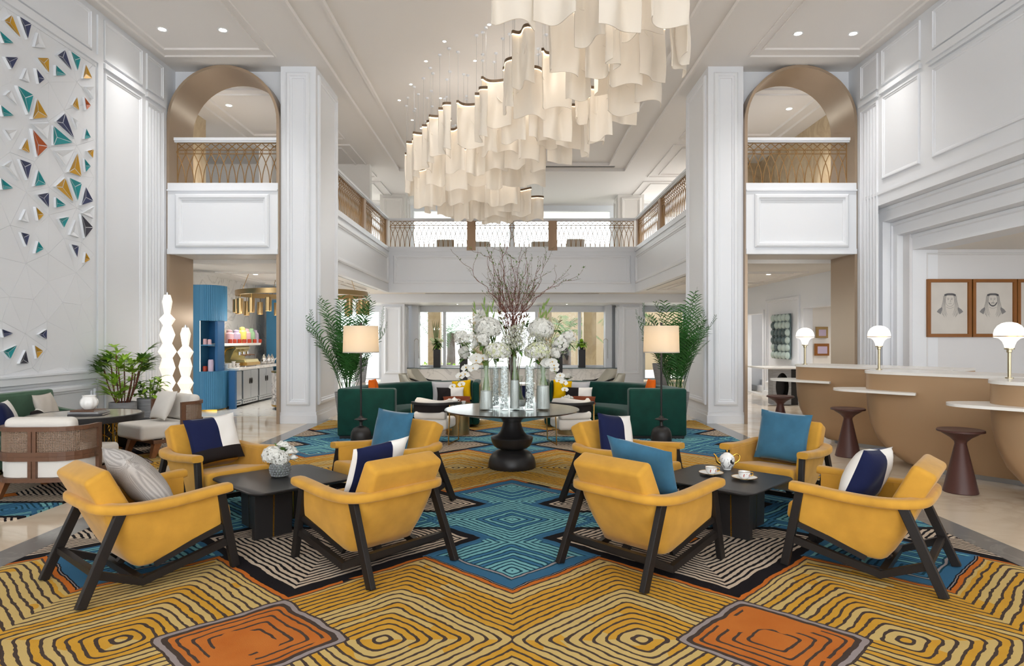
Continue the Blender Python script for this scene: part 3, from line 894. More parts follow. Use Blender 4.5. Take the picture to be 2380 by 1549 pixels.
# tea set ------------------------------------------------------------
def tea(px, py, z=TT):
    Y = F*(EYE-z)/(py-HZ); p = at(px,py,Y); return p.x, p.y, z
def twigs(mb, rad, n, seed, z0, z1, a0, a1, w=.0015):
    rnd = random.Random(seed)
    for k in range(n):
        a = a0+(a1-a0)*rnd.random(); z = z0; pts = []
        for i in range(7):
            f = i/6; zz = z0+(z1-z0)*f*(.6+.4*rnd.random())
            a += rnd.uniform(-.22,.22)
            r_ = rad(zz)+.0008
            pts.append((r_*math.cos(a), r_*math.sin(a), zz))
        mb.tube(crom(pts,2), w, 4)
x, y, z = tea(1690,1092)
t = thing('teapot', 'white porcelain teapot with gold spout and bird branch decoration', 'teapot', (x,y,z))
TP = [(.0,0),(.032,0),(.036,.004),(.034,.008),(.05,.022),(.064,.05),(.069,.085),(.064,.115),(.05,.135),(.036,.142)]
MB().lathe(TP,28).build('body', M['porcelain'], t)
o = MB().lathe([(.0,.141),(.036,.141),(.034,.147),(.018,.156),(.0,.16)],24).build('lid', M['porcelain'], t)
MB().sph((0,0,.171),.008,.008,.013).build('knob', M['gold'], o)
mb = MB(); pth = crom([(-.06,0,.055),(-.088,0,.075),(-.10,0,.115),(-.122,0,.145)],5)
mb.tube(pth, [.017-.010*i/(len(pth)-1) for i in range(len(pth))], 10); mb.build('spout', M['gold'], t)
mb = MB(); mb.tube(crom([(.052,0,.125),(.085,0,.142),(.112,0,.125),(.108,0,.085),(.062,0,.05)],6), .0065, 8); mb.build('handle', M['gold'], t)
def rp(zz):
    for i in range(len(TP)-1):
        if TP[i][1] <= zz <= TP[i+1][1] and TP[i+1][1] > TP[i][1]:
            f = (zz-TP[i][1])/(TP[i+1][1]-TP[i][1]); return TP[i][0]+f*(TP[i+1][0]-TP[i][0])
    return .05
mb = MB(); twigs(mb, rp, 9, 3, .02, .125, -PI*.95, -PI*.05); 
for a, zz, s in ((-1.35,.085,1.2),(-1.1,.07,.9)):
    r_ = rp(zz); mb.sph((r_*math.cos(a), r_*math.sin(a), zz), .009*s,.005,.014*s)
o = mb.build('branch_painting', M['dark'], t); o['label'] = 'dark painted branches with a bird'
for i, (px, py, lb) in enumerate(((1653,1104,'left tea saucer with gold rim beside the teapot'),(1730,1115,'right tea saucer with gold rim nearest the table edge'))):
    x, y, z = tea(px,py)
    t = thing('saucer', lb, 'saucer', (x,y,z))
    MB().lathe([(.0,.0),(.04,.0),(.045,.004),(.08,.014),(.106,.02),(.106,.023),(.08,.018),(.045,.008),(0,.006)],32).build('dish', M['porcelain'], t)
    mb = MB(); mb.lathe([(.102,.0205),(.1075,.0205),(.1075,.0242),(.102,.0235)],32); mb.build('rim', M['gold'], t)
    c = thing('teacup', ('left' if i == 0 else 'right')+' white teacup painted with birds, standing on its saucer', 'teacup', (x,y,z+.0085))
    MB().lathe([(.0,0),(.026,0),(.028,.004),(.036,.008),(.047,.026),(.051,.06),(.0495,.06),(.045,.026),(.034,.012),(0,.010)],28).build('bowl', M['porcelain'], c)
    MB().lathe([(.049,.0595),(.0515,.0595),(.0515,.0625),(.049,.0625)],28).build('rim', M['gold'], c)
    mb = MB(); mb.tube(crom([(.047,0,.05),(.07,0,.05),(.072,0,.028),(.045,0,.02)],5), .0035, 6); mb.build('handle', M['gold'], c)
    mb = MB()
    for a, zz, s in ((-2.0,.03,1),(-1.0,.032,.8),(-1.5,.045,.5)):
        r_ = .0475; mb.sph((r_*math.cos(a), r_*math.sin(a), zz), .004*s,.003,.012*s, 8, 6); mb.sph((r_*math.cos(a+.08), r_*math.sin(a+.08), zz+.011*s), .005*s,.003,.005*s, 8, 6)
    mb.build('bird_painting', M['red'], c)
# crystal vase with hydrangea and roses -------------------------------
def floret_ball(mb, c, r_, n, seed, size=.016, squash=.85, m_list=(0,), up=0):
    """ball of small four-petalled florets"""
    rnd = random.Random(seed)
    c = Vector(c)
    for k in range(n):
        zz = 1-2*(k+.5)/n
        if zz < -.62+up: continue
        a = k*2.39996+rnd.uniform(-.2,.2); q = math.sqrt(max(0,1-zz*zz))
        d = Vector((q*math.cos(a), q*math.sin(a), zz))
        p = c+Vector((d.x,d.y,d.z*squash))*(r_*rnd.uniform(.86,1.04))
        d = (d+Vector((rnd.uniform(-.3,.3),rnd.uniform(-.3,.3),rnd.uniform(-.3,.3)))).normalized()
        u = d.orthogonal().normalized(); w = d.cross(u); ro = rnd.uniform(0,PI)
        mi = rnd.choice(m_list); s = size*rnd.uniform(.8,1.2)
        for j in range(4):
            th = ro+PI/2*j
            e = u*math.cos(th)+w*math.sin(th); g = u*math.cos(th+PI/2)+w*math.sin(th+PI/2)
            mb.add([p, p+e*s*.6+g*s*.5+d*s*.2, p+e*s*1.25+d*s*.12, p+e*s*.6-g*s*.5+d*s*.2], [(0,1,2,3)], mi)
def leafblade(mb, p, d, up, L_, w, bend=.3, n=4, m=0):
    p = Vector(p); d = Vector(d).normalized(); up = Vector(up)
    s = d.cross(up)
    if s.length < 1e-4: s = d.orthogonal()
    s.normalize(); nrm = s.cross(d); vs = []
    for i in range(n+1):
        f = i/n; q = p+d*(L_*f)-Vector((0,0,1))*(bend*L_*f*f); ww = w*math.sin(PI*min(1,.12+.88*f))**.8 if i < n else 0
        vs += [q-s*ww/2+nrm*ww*.12, q, q+s*ww/2+nrm*ww*.12]
    fs = []
    for i in range(n):
        a = 3*i; fs += [(a,a+1,a+4,a+3),(a+1,a+2,a+5,a+4)]
    mb.add(vs, fs, m)
x, y, z = tea(651,1108)
t = thing('vase', 'round cut crystal vase on the left coffee table', 'vase', (x,y,z))
mb = MB(); pr = [(.0,0),(.05,0),(.062,.006),(.078,.04),(.085,.075),(.08,.11),(.074,.125),(.071,.124),(.076,.108),(.08,.075),(.073,.042),(.055,.014),(.0,.012)]
mb.lathe(pr,24)
for k in range(5):
    for j in range(20):
        zz = .018+.021*k; r_ = [.069,.079,.0845,.083,.079][k]; a = 2*PI*(j+.5*(k % 2))/20
        mb.sph((r_*math.cos(a), r_*math.sin(a), zz), .011,.011,.011, 6, 4)
mb.build('glass_body', mat('cut_crystal', (236,242,242), .06, trans=.8, ior=1.4), t, ang=25)
f = thing('flower_bouquet', 'white hydrangea and cream roses in the crystal vase', 'flowers', (x,y,z+.02))
mb = MB(); floret_ball(mb, (-.055,-.03,.17), .088, 150, 5, .019); floret_ball(mb, (.03,-.06,.15), .07, 100, 6, .018)
mb.build('hydrangea', M['petal'], f, weld=False, smooth=False)
def rose(mb, c, r_, seed, m=0):
    rnd = random.Random(seed); c = Vector(c)
    for ly in range(4):
        for j in range(3+ly):
            a = 2*PI*j/(3+ly)+ly*.7+rnd.uniform(-.2,.2); rr_ = r_*(.25+.25*ly)
            b0 = c+Vector((math.cos(a)*rr_*.5, math.sin(a)*rr_*.5, -r_*.6)); b1 = c+Vector((math.cos(a)*rr_, math.sin(a)*rr_, r_*(.75-.22*ly)))
            tq = Vector((-math.sin(a), math.cos(a), 0))*r_*(.38+.14*ly)
            mid = (b0+b1)/2+Vector((math.cos(a),math.sin(a),0))*r_*.25
            mb.add([b0-tq*.5,b0+tq*.5,mid+tq,b1+tq*.55,b1-tq*.55,mid-tq], [(0,1,2,5),(5,2,3,4)], m)
RS = [(.06,.03,.235),(.02,.075,.25),(.09,-.01,.20),(.105,.05,.19),(-.02,.07,.235),(.075,.085,.21),(.115,.0,.15),(.05,.0,.255),(.0,.03,.262)]
for i, c in enumerate(RS):
    mb = MB(); rose(mb, c, .034, i); mb.build('rose', M['petal'], f, weld=False)
mb = MB(); rnd = random.Random(4)
for k in range(26):
    a = rnd.uniform(0,2*PI); leafblade(mb, (.02*math.cos(a),.02*math.sin(a)+.02,.15+rnd.uniform(0,.06)), (math.cos(a),math.sin(a),rnd.uniform(.4,1.6)), (0,0,1), rnd.uniform(.07,.12), .028, .25)
mb.build('leaves', M['leaf'], f, weld=False)
mb = MB()
for k in range(9):
    a = 2*PI*k/9; mb.tube([(.04*math.cos(a),.04*math.sin(a),.0),(.012*math.cos(a+2),.012*math.sin(a+2),.1),(.05*math.cos(a+2.4),.05*math.sin(a+2.4),.17)], .003, 5)
mb.build('stems', M['stem'], f)
# ================================================================== PEDESTAL TABLE
TY = 8.2
t = thing('pedestal_table', 'large round black pedestal table carrying the tall flower arrangement', 'table', (0,TY,.014))
MB().lathe([(0,.60),(.25,.60),(.50,.655),(.80,.715),(.848,.727),(.855,.736),(.85,.742),(0,.742)],72).build('table_top', mat('table_lacquer', (44,38,34), .16, spec=.5, coat=.3), t, ang=30)
MB().lathe([(0,0),(.295,0),(.303,.012),(.30,.06),(.285,.12),(.25,.175),(.20,.21),(.15,.222),(.138,.232),(.15,.242),(.20,.252),(.235,.28),(.26,.33),(.27,.375),(.262,.388),(.235,.395),(.19,.41),(.155,.45),(.13,.51),(.112,.57),(.106,.605),(0,.605)],56).build('pedestal', M['blackmat'], t, ang=40)
TZ0 = .014+.742
SX = TY/F
def tp(px, dy=0): return ((px-CXP)*(TY+dy)/F, TY+dy)
# glass vases: (px, dy, r_bottom, r_top, height, filling kind, fill height, label)
VS = [(1130,-.18,.088,.062,.555,'gravel',.24,'tapered glass vase with white gravel, left end of the table'),
      (1152,.10,.048,.048,.62,'crystal',.5,'slim glass cylinder with clear ice crystals behind the left vases'),
      (1172,-.24,.056,.056,.645,'crystal',.55,'tall glass cylinder full of clear ice crystals, left of the centre vase'),
      (1196,-.16,.062,.056,.67,'gravel',.37,'centre glass vase with white gravel and green flower stems'),
      (1231,-.22,.058,.058,.66,'crystal',.56,'tall glass cylinder full of clear ice crystals, right of the centre vase'),
      (1262,-.14,.088,.078,.56,'gravel',.30,'tapered glass vase with white gravel, right end of the table'),
      (1206,.08,.095,.05,.42,'gravel',.10,'bulbous glass vase at the back of the table')]
VP = []
for px, dy, rb, rt, h, kind, fh, lb in VS:
    x, y = tp(px,dy)
    t = thing('glass_vase', lb, 'vase', (x,y,TZ0), group='glass vases on the pedestal table')
    if 'bulb' in lb:
        op = [(0,0),(.05,0),(.085,.03),(.095,.07),(.075,.12),(.045,.17),(.04,.3),(.05,.42)]
    else: op = [(0,0),(rb*.94,0),(rb,.008),(rb*.97+rt*.03,.05),((rb+rt)/2,h*.5),(rt,h)]
    ip = [(max(0,r_-.005) if r_ else 0, max(z,.018)) for r_, z in op][1:]
    MB().lathe(op+[(op[-1][0]-.005,op[-1][1])]+list(reversed(ip[:-1]))+[(0,.018)],28).build('glass_body', M['glass'], t, ang=50)
    def ri(z):
        for (r0,z0),(r1,z1) in zip(op,op[1:]):
            if z0 <= z <= z1 and z1 > z0: return r0+(r1-r0)*(z-z0)/(z1-z0)
        return op[-1][0]
    zs = [.022+(fh-.022)*k/8 for k in range(9)]
    mb = MB()
    if kind == 'gravel':
        mb.lathe([(0,.022)]+[(ri(z)-.008,z) for z in zs]+[(0,fh+.006)],24); mb.build('gravel', M['gravel'], t)
    else:
        rnd = random.Random(px)
        for k in range(int(420*fh)):
            z = .03+(fh-.03)*rnd.random(); a = rnd.uniform(0,2*PI); r_ = (ri(z)-.017)*math.sqrt(rnd.uniform(.35,1))
            s = rnd.uniform(.010,.016)
            Mx = Matrix.Translation((r_*math.cos(a),r_*math.sin(a),z)) @ Euler((rnd.random()*3,rnd.random()*3,rnd.random()*3)).to_matrix().to_4x4()
            b = len(mb.v); mb.add([Mx @ Vector(v) for v in ((s,0,0),(-s,0,0),(0,s,0),(0,-s,0),(0,0,s*1.2),(0,0,-s*1.2))], [(0,2,4),(2,1,4),(1,3,4),(3,0,4),(2,0,5),(1,2,5),(3,1,5),(0,3,5)])
        o = mb.build('ice_crystals', M['crystal'], t, smooth=False, weld=False); o['kind'] = 'stuff'
    VP.append((x,y,h))
def P3(px, py, dy=0): return at(px,py,TY+dy)
rnd = random.Random(21)
GRP = 'flower stems on the pedestal table'
def bouquet(label, vase, heads, name='flower_bouquet', seed=0, drop=None):
    """heads: (px,py,dy,r,kind)"""
    vx, vy, vh = VP[vase]; base = Vector((vx,vy,TZ0))
    f = thing(name, label, 'flowers', base, group=GRP)
    rn = random.Random(seed); sm = MB()
    z0 = (drop if drop is not None else .3)
    for px, py, dy, r_, kind in heads:
        c = P3(px,py,dy)-base; mb = MB()
        if kind == 'hyd': mb.sph(c,r_*.74,r_*.74,r_*.62); floret_ball(mb, c, r_, 720, px, .0185, .85); nm, mm = 'hydrangea', M['petal']
        elif kind == 'hydg': mb.sph(c,r_*.72,r_*.72,r_*.5); floret_ball(mb, c, r_, 640, px, .0185, .7, (0,0,1)); nm, mm = 'hydrangea', [M['petal'], M['petalg']]
        elif kind == 'aga':
            for k in range(110):
                d = Vector((rn.gauss(0,1),rn.gauss(0,1),rn.gauss(.2,.8))).normalized()
                p = c+d*r_*rn.uniform(.55,1)
                for j in range(5):
                    e = (d+Vector((rn.gauss(0,.7),rn.gauss(0,.7),rn.gauss(0,.7)))).normalized(); leafblade(mb, p, e, (0,0,1), .035, .013, .1, 2, 0 if rn.random() < .8 else 1)
            nm, mm = 'agapanthus', [M['petal'], M['petalg']]
        elif kind == 'daisy':
            for k in range(64):
                d = Vector((rn.gauss(0,1),rn.gauss(-.5,1),rn.gauss(.2,.8))).normalized(); p = c+d*r_*rn.uniform(.5,1.0)
                u = d.orthogonal().normalized(); w = d.cross(u)
                for j in range(8):
                    a = 2*PI*j/8; leafblade(mb, p, u*math.cos(a)+w*math.sin(a)+d*.15, d, .032, .015, .0, 2, 0)
                mb.sph(p+d*.003,.007,.007,.007,6,4); 
            nm, mm = 'daisies', [M['petal'], M['pollen']]
        elif kind == 'lily':
            for k in range(5):
                d = Vector((rn.gauss(0,.8),rn.gauss(-.8,.5),rn.gauss(.3,.6))).normalized(); p = c+Vector((rn.uniform(-1,1),rn.uniform(-.6,.6),rn.uniform(-.6,.6)))*r_*.8
                u = d.orthogonal().normalized(); w = d.cross(u)
                for j in range(6):
                    a = 2*PI*j/6; leafblade(mb, p, (u*math.cos(a)+w*math.sin(a))*.8+d*.6, d, .085, .034, .25, 4, 0)
                for j in range(5):
                    a = 2*PI*j/5+.3; e = (u*math.cos(a)+w*math.sin(a))*.3+d
                    q = p+e*.045; mb.tube([p,q],.0012,4); mb.sph(q,.004,.004,.004,6,4)
            nm, mm = 'lilies', [M['petal'], M['pollen']]
        elif kind == 'bud':
            for k in range(16):
                d = Vector((rn.gauss(0,1),rn.gauss(0,1),rn.gauss(.7,.6))).normalized(); p = c+d*r_*.4
                leafblade(mb, p, d, (0,0,1), r_*.9, .022, .1, 3, 0 if rn.random() < .6 else 1)
            nm, mm = 'lily_buds', [M['petalg'], M['twig']]
        mb.build(nm, mm, f, weld=False, smooth=kind not in ('hyd','hydg'))
        a = rn.uniform(0,2*PI)
        p0 = Vector((.03*math.cos(a),.03*math.sin(a),z0)); p1 = Vector((-.02*math.cos(a),-.02*math.sin(a),vh))
        for q in range(2 if kind.startswith('hyd') else 4):
            o_ = Vector((rn.uniform(-.02,.02),rn.uniform(-.02,.02),0))
            sm.tube(crom([p0+o_*1.2,p1+o_*.8,(p1+c)/2+o_,c+o_*1.5],3), .0045 if kind.startswith('hyd') else .003, 5)
        for q in range(6):
            d = Vector((rn.gauss(0,1),rn.gauss(0,1),rn.uniform(-.6,.5)))
            leafblade(sm, c+Vector((0,0,-r_*.75)), d, (0,0,1), rn.uniform(.07,.12), .045, .3, 4, 1)
    sm.build('stems', [M['stem'], M['leaf']], f, weld=False)
    return f
bouquet('white hydrangea, lilies and daisies in the left tapered vase', 0, [(1135,764,-.1,.165,'hyd'),(1157,818,-.28,.165,'hydg'),(1092,797,-.1,.15,'daisy'),(1103,754,.05,.13,'lily'),(1072,785,0,.10,'daisy'),(1080,820,0,.09,'daisy'),(1122,790,-.22,.10,'daisy'),(1118,735,.05,.10,'lily')], seed=1, drop=.25)
bouquet('white hydrangea and daisies in the right tapered vase', 5, [(1257,766,-.05,.165,'hyd'),(1250,818,-.26,.165,'hydg'),(1303,799,-.05,.14,'daisy'),(1295,754,.0,.11,'bud'),(1262,792,-.16,.10,'aga'),(1322,785,0,.10,'daisy'),(1290,822,-.1,.09,'daisy'),(1240,790,-.2,.10,'aga')], seed=2, drop=.31)
bouquet('white agapanthus bunch in the centre vase', 3, [(1192,786,-.2,.15,'aga'),(1202,772,-.1,.11,'aga'),(1180,800,-.26,.10,'aga'),(1205,802,-.24,.09,'aga'),(1215,745,.1,.09,'bud'),(1170,748,.1,.09,'bud')], seed=3, drop=.38)
bouquet('white lily buds in the bulbous vase behind the hydrangeas', 6, [(1160,735,.15,.09,'bud'),(1225,742,.15,.08,'bud')], seed=4, drop=.11)
# gladiolus blades
vx, vy, vh = VP[1]; f = thing('gladiolus_stems', 'tall green gladiolus spears left of the willow branches', 'flowers', (vx,vy,TZ0), group=GRP)
def spears(f, vx, vy, ends):
    mb = MB(); b = Vector((vx,vy,TZ0))
    for px, py, ox in ends:
        e = P3(px,py)-b; p0 = Vector((0,0,.55)); mb.tube([p0,(p0+e)/2+Vector((0,0,.02)),e],[.006,.005,.002],5)
        dr = (e-p0).normalized()
        for k in range(7):
            q = p0+(e-p0)*(.35+.09*k); leafblade(mb, q, dr+Vector((.25*(-1)**k,0,0)), (0,1,0), .13, .02, .05, 3)
    return mb.build('blades', M['stem'], f, weld=False)
spears(f, vx, vy, [(1098,705,0),(1122,693,0),(1143,700,0),(1131,715,0)])
MB().tube([(0,0,.52),(.01,0,.6)],.008,6).build('stems', M['stem'], f)
vx, vy, vh = VP[4]; f = thing('gladiolus_stems', 'green gladiolus spears right of the willow branches', 'flowers', (vx,vy,TZ0), group=GRP)
spears(f, vx, vy, [(1272,693,0),(1262,705,0),(1278,715,0)])
MB().tube([(0,0,.53),(.01,0,.6)],.008,6).build('stems', M['stem'], f)
# orchids
def orchid(label, vi, pts, seed):
    vx, vy, vh = VP[vi]; b = Vector((vx,vy,TZ0)); rn = random.Random(seed)
    f = thing('orchid_spray', label, 'flowers', b, group=GRP)
    path = crom([(0,0,.50),(0,-.02,vh+.03)]+[P3(px,py,-.25)-b for px,py in pts], 5)
    MB().tube(path,.004,6).build('stem', M['stem'], f)
    n = len(path)
    for k in range(12):
        c = path[min(n-1, 8+int((n-9)*k/11))]+Vector((rn.uniform(-.05,.05),rn.uniform(-.06,0),rn.uniform(-.05,.05)))
        mb = MB(); s = .082-.003*k; ro = rn.uniform(-.4,.4)
        u = Vector((math.cos(ro),0,math.sin(ro))); w = Vector((-math.sin(ro),0,math.cos(ro))); nn = Vector((rn.uniform(-.4,.4),-1,rn.uniform(-.2,.3))).normalized()
        for a, L_, wd in ((90,.8,.5),(210,.8,.45),(330,.8,.45),(10,1.0,1.05),(170,1.0,1.05)):
            d = u*math.cos(R(a))+w*math.sin(R(a)); leafblade(mb, c, d+nn*.12, nn, s*L_, s*wd, .12, 4, 0)
        mb.sph(c+nn*.01,.009,.009,.009,8,5); mb.m[-40:] = [1]*len(mb.m[-40:])
        mb.build('bloom', [M['petal'], M['pollen']], f, weld=False)
orchid('white orchid spray drooping over the left edge of the table', 0, [(1112,838),(1095,850),(1078,872),(1062,892)], 5)
orchid('white orchid spray drooping over the right edge of the table', 5, [(1272,842),(1285,858),(1300,880),(1310,903)], 6)
# curly willow
f = thing('willow_branches', 'tall twisted brown willow branches rising from the middle of the flowers', 'branches', (0.02,TY+.03,TZ0))
wb = Vector((0.02,TY+.03,TZ0))
def branch(pts, r0, seed, leaves=True, tipleaf=6, jt=.024):
    rn = random.Random(seed); P = [Vector(p) for p in pts]; Q = [P[0]]
    for a, b in zip(P,P[1:]):
        for k in range(1,4):
            f_ = k/3; j = jt if k < 3 or b is not P[-1] else 0
            Q.append(a+(b-a)*f_+Vector((rn.uniform(-j,j),rn.uniform(-j,j),rn.uniform(-j,j)*.5)))
    path = crom(Q,3); n = len(path)
    mb = MB(); mb.tube(path,[r0*(1-.75*i/n) for i in range(n)],5)
    br = []
    for k in range(2 if len(P) > 2 else 1):
        i = int(n*rn.uniform(.45,.85)); p = path[i]; d = (path[min(n-1,i+3)]-p).normalized()+Vector((rn.uniform(-1,1),rn.uniform(-.6,.6),rn.uniform(-.2,.5)))*.9
        q = [p]
        for z in range(4): d = (d+Vector((rn.uniform(-.5,.5),rn.uniform(-.5,.5),.15))).normalized(); q.append(q[-1]+d*rn.uniform(.05,.09))
        pp = crom(q,2); mb.tube(pp,[r0*.4*(1-.6*i/len(pp)) for i in range(len(pp))],4); br.append(pp)
    if leaves:
        for pp, st in [(path, .62)]+[(b_,.3) for b_ in br]:
            for k in range(tipleaf):
                i = int(len(pp)*rn.uniform(st,1)) ; i = min(i,len(pp)-1)
                leafblade(mb, pp[i], (rn.uniform(-1,1),rn.uniform(-1,1),rn.uniform(-.4,.8)), (0,0,1), rn.uniform(.025,.05), .012, .1, 2, 1)
    return mb
BT = [[(1190,745),(1150,690),(1118,660),(1098,630),(1068,605),(1047,578)],[(1188,740),(1165,660),(1150,620),(1135,598),(1105,585),(1090,577)],
      [(1190,735),(1172,650),(1165,610),(1170,575),(1170,545)],[(1192,735),(1178,660),(1168,600),(1183,560),(1184,525)],[(1195,740),(1200,660),(1205,625),(1210,590),(1208,560)],
      [(1195,735),(1215,650),(1222,620),(1217,590),(1222,585)],[(1200,740),(1240,685),(1258,655),(1262,620),(1270,585)],[(1200,745),(1245,695),(1270,675),(1292,655),(1290,615)],
      [(1200,740),(1250,690),(1285,668),(1310,655),(1350,648)],[(1190,735),(1160,670),(1140,640),(1135,600),(1145,588)],[(1192,735),(1195,640),(1185,600),(1178,585)],[(1197,740),(1225,670),(1245,645),(1255,618)]]
for i, bpx in enumerate(BT):
    pts = [Vector((0,0,.30))]+[P3(px,py,.03+.12*math.sin(i*2.1)*k/len(bpx))-wb for k,(px,py) in enumerate(bpx)]
    branch(pts,.0052,100+i,True,9).build('branch', [M['twig'], M['leaf']], f, weld=False)
for i in range(52):
    rn = random.Random(300+i); a = rn.uniform(-1,1)
    pts = [Vector((rn.uniform(-.03,.03),rn.uniform(-.03,.03),.3)), P3(1192+20*a+rn.uniform(-6,6),742,.03+rn.uniform(-.05,.05))-wb, P3(1192+46*a+rn.uniform(-12,12),695+rn.uniform(-14,14),.03+rn.uniform(-.15,.15))-wb, P3(1192+62*a+rn.uniform(-14,14),640+rn.uniform(-45,30),.03+rn.uniform(-.2,.2))-wb]
    branch(pts,.0038,400+i,True,4,.042).build('branch', [M['twig'], M['leaf']], f, weld=False)

# ================================================================== FLOOR LAMPS
def floor_lamp(label, px, cord):
    x = (px-CXP)*9.78/F
    t = thing('floor_lamp', label, 'floor lamp', (x,9.78,.014), group=None)
    MB().lathe([(0,0),(.15,0),(.155,.02),(.155,.16),(.145,.22),(.115,.275),(.07,.30),(.03,.31),(.024,.33),(.024,.375),(.045,.39),(.098,.405),(.10,.412),(.07,.425),(.045,.43),(.03,.45),(.018,.465),(0,.465)],40).build('base', M['blackmat'], t, ang=40)
    MB().cyl((0,0),.015,.46,1.86,14).build('pole', M['blackmat'], t)
    sh = MB().lathe([(.268,1.425),(.258,1.825),(.252,1.825),(.262,1.425)],56).build('lamp_shade', M['shade'], t)
    MB().lathe([(.27,1.42),(.27,1.435),(.262,1.435),(.262,1.42)],56).build('hem', M['beigecloth'], sh)
    mb = MB(); mb.lathe([(0,1.86),(.022,1.86),(.022,1.872),(0,1.876)],16)
    for k in range(3): a = 2*PI*k/3; mb.tube([(0,0,1.80),(.255*math.cos(a),.255*math.sin(a),1.815)],.003,5)
    mb.build('finial', M['blackmat'], t)
    MB().sph((0,0,1.63),.04,.04,.055).build('bulb', M['glow'], t)
    L_ = bpy.data.lights.new('lamp_bulb_light','POINT'); L_.energy = 26; L_.color = (1,.88,.72); L_.shadow_soft_size = .06
    lo = bpy.data.objects.new('lamp_bulb_light',L_); COL.objects.link(lo); lo.parent = t; lo.location = (0,0,1.56)
    mb = MB(); mb.tube(crom(cord,4),.004,5); mb.build('cord', M['dark'], t)
    return t
floor_lamp('black floor lamp with drum shade in front of the left green sofa', 839, [(-.1,.1,.006),(-.3,.25,.006),(-.5,.5,.006)])
floor_lamp('black floor lamp with drum shade in front of the right green sofa', 1537, [(.12,.06,.006),(.25,.1,.006),(.33,.3,.006),(.4,.42,.006)])

# ================================================================== CURVED GREEN SOFAS
def arc_solid(mb, r0, r1, z0, z1, a0, a1, n=28, rd=.035):
    sec = []
    for cx, cz, b in ((r1-rd,z1-rd,0),(r0+rd,z1-rd,90),(r0+rd,z0+rd,180),(r1-rd,z0+rd,270)):
        sec += [(cx+rd*math.cos(R(b+90*k/3)), cz+rd*math.sin(R(b+90*k/3))) for k in range(4)]
    rings = [[(r_*math.cos(a), r_*math.sin(a), z) for r_, z in sec] for a in [a0+(a1-a0)*k/n for k in range(n+1)]]
    mb.loft(rings)
def curved_sofa(label, sx):
    t = thing('curved_sofa', label, 'sofa', (sx*.61,10.5,.014))
    def mirror(mb):
        if sx > 0: mb.v = [(-x,y,z) for x,y,z in mb.v]
        return mb
    a0, a1 = R(180), R(92)
    mb = MB(); arc_solid(mb,1.36,2.2,.05,.27,a0-R(6),a1,28,.02); mirror(mb).build('base', M['green'], t)
    mb = MB(); arc_solid(mb,1.31,1.95,.27,.43,a0-R(7),a1+R(3),28,.05); mirror(mb).build('seat_cushion', M['green'], t)
    mb = MB(); arc_solid(mb,1.94,2.24,.04,.815,a0-R(6),a1+R(2),32,.05); mirror(mb).build('backrest', M['green'], t)
    mb = MB(); mb.rbox(.47,.11,.39,.04,Matrix.Translation((-1.77,.115,.425))); mirror(mb).build('arm', M['green'], t)
    mb = MB(); mb.rbox(.07,.44,.395,.05,Matrix.Translation((-.06,1.76,.44))); mirror(mb).build('arm', M['green'], t)
    mb = MB(); x = -.0605+.073
    mb.ring((.012,0,0),(0,1,0),(0,0,1),(1,0,0),1.38,2.13,.12,.78,[(0,0),(0,.006),(.03,.006),(.03,0)]); o = mirror(mb).build('trim', M['gold'], t); o['label'] = 'brass line on the sofa end'
    for a in (178,150,122,97):
        for r_ in (1.45,2.1): mirror(MB().cyl((r_*math.cos(R(a)), r_*math.sin(R(a))),.025,0,.055,10)).build('foot', M['dark'], t)
    mirror(MB().bx(-2.2,-1.36,.02,.2,0,.05)).build('plinth', M['dark'], t, smooth=False)
curved_sofa('curved dark green velvet sofa on the left side', -1)
curved_sofa('curved dark green velvet sofa on the right side', 1)
def sofa_cushion(lb, m, px, py, Y, w, h, t_=.14, sel=None, yaw=0, roll=0, tilt=-18, name='cushion'):
    p = at(px,py,Y)
    cushion(lb, m if isinstance(m,list) else [m], Matrix.Translation(p) @ Matrix.Rotation(R(yaw),4,'Z') @ Matrix.Rotation(R(-tilt),4,'X') @ Matrix.Rotation(R(roll),4,'Y'), w, h, t_, sel)
s_bw = lambda u, v, sd: 0 if u < 0 else 1
BW = [M['charcoal'], M['cloth']]
for s, w_ in ((-1,'left'),(1,'right')):
    q = lambda px: CXP+s*(px-CXP) if s < 0 else px
    mx = lambda px: px if s < 0 else 2*CXP-px
    sofa_cushion('orange cushion peeking over the arm of the %s green sofa' % w_, M['orange'], mx(869) if s < 0 else 1511, 906, 10.95, .30,.36, t_=.12, yaw=-s*78, tilt=10)
    sofa_cushion('gray cushion at the back of the %s green sofa' % w_, M['graycloth'], mx(1035) if s < 0 else 1340, 911, 12.10, .50,.40, yaw=-s*16, tilt=16)
    sofa_cushion('black and white lumbar cushion on the %s green sofa' % w_, BW, mx(1047) if s < 0 else 1345, 917, 11.78, .5,.27, sel=s_bw, yaw=-s*10, tilt=22)
    sofa_cushion('yellow cushion at the inner end of the %s green sofa' % w_, M['lemon'], mx(1073) if s < 0 else 1307, 908, 11.98, .36,.38, t_=.12, yaw=s*10, roll=s*6, tilt=14)
    sofa_cushion('rust brown cushion lying in front on the %s green sofa' % w_, M['rust'], mx(1062) if s < 0 else 1352, 931, 11.56, .5,.20, t_=.09, yaw=-s*8, tilt=52)

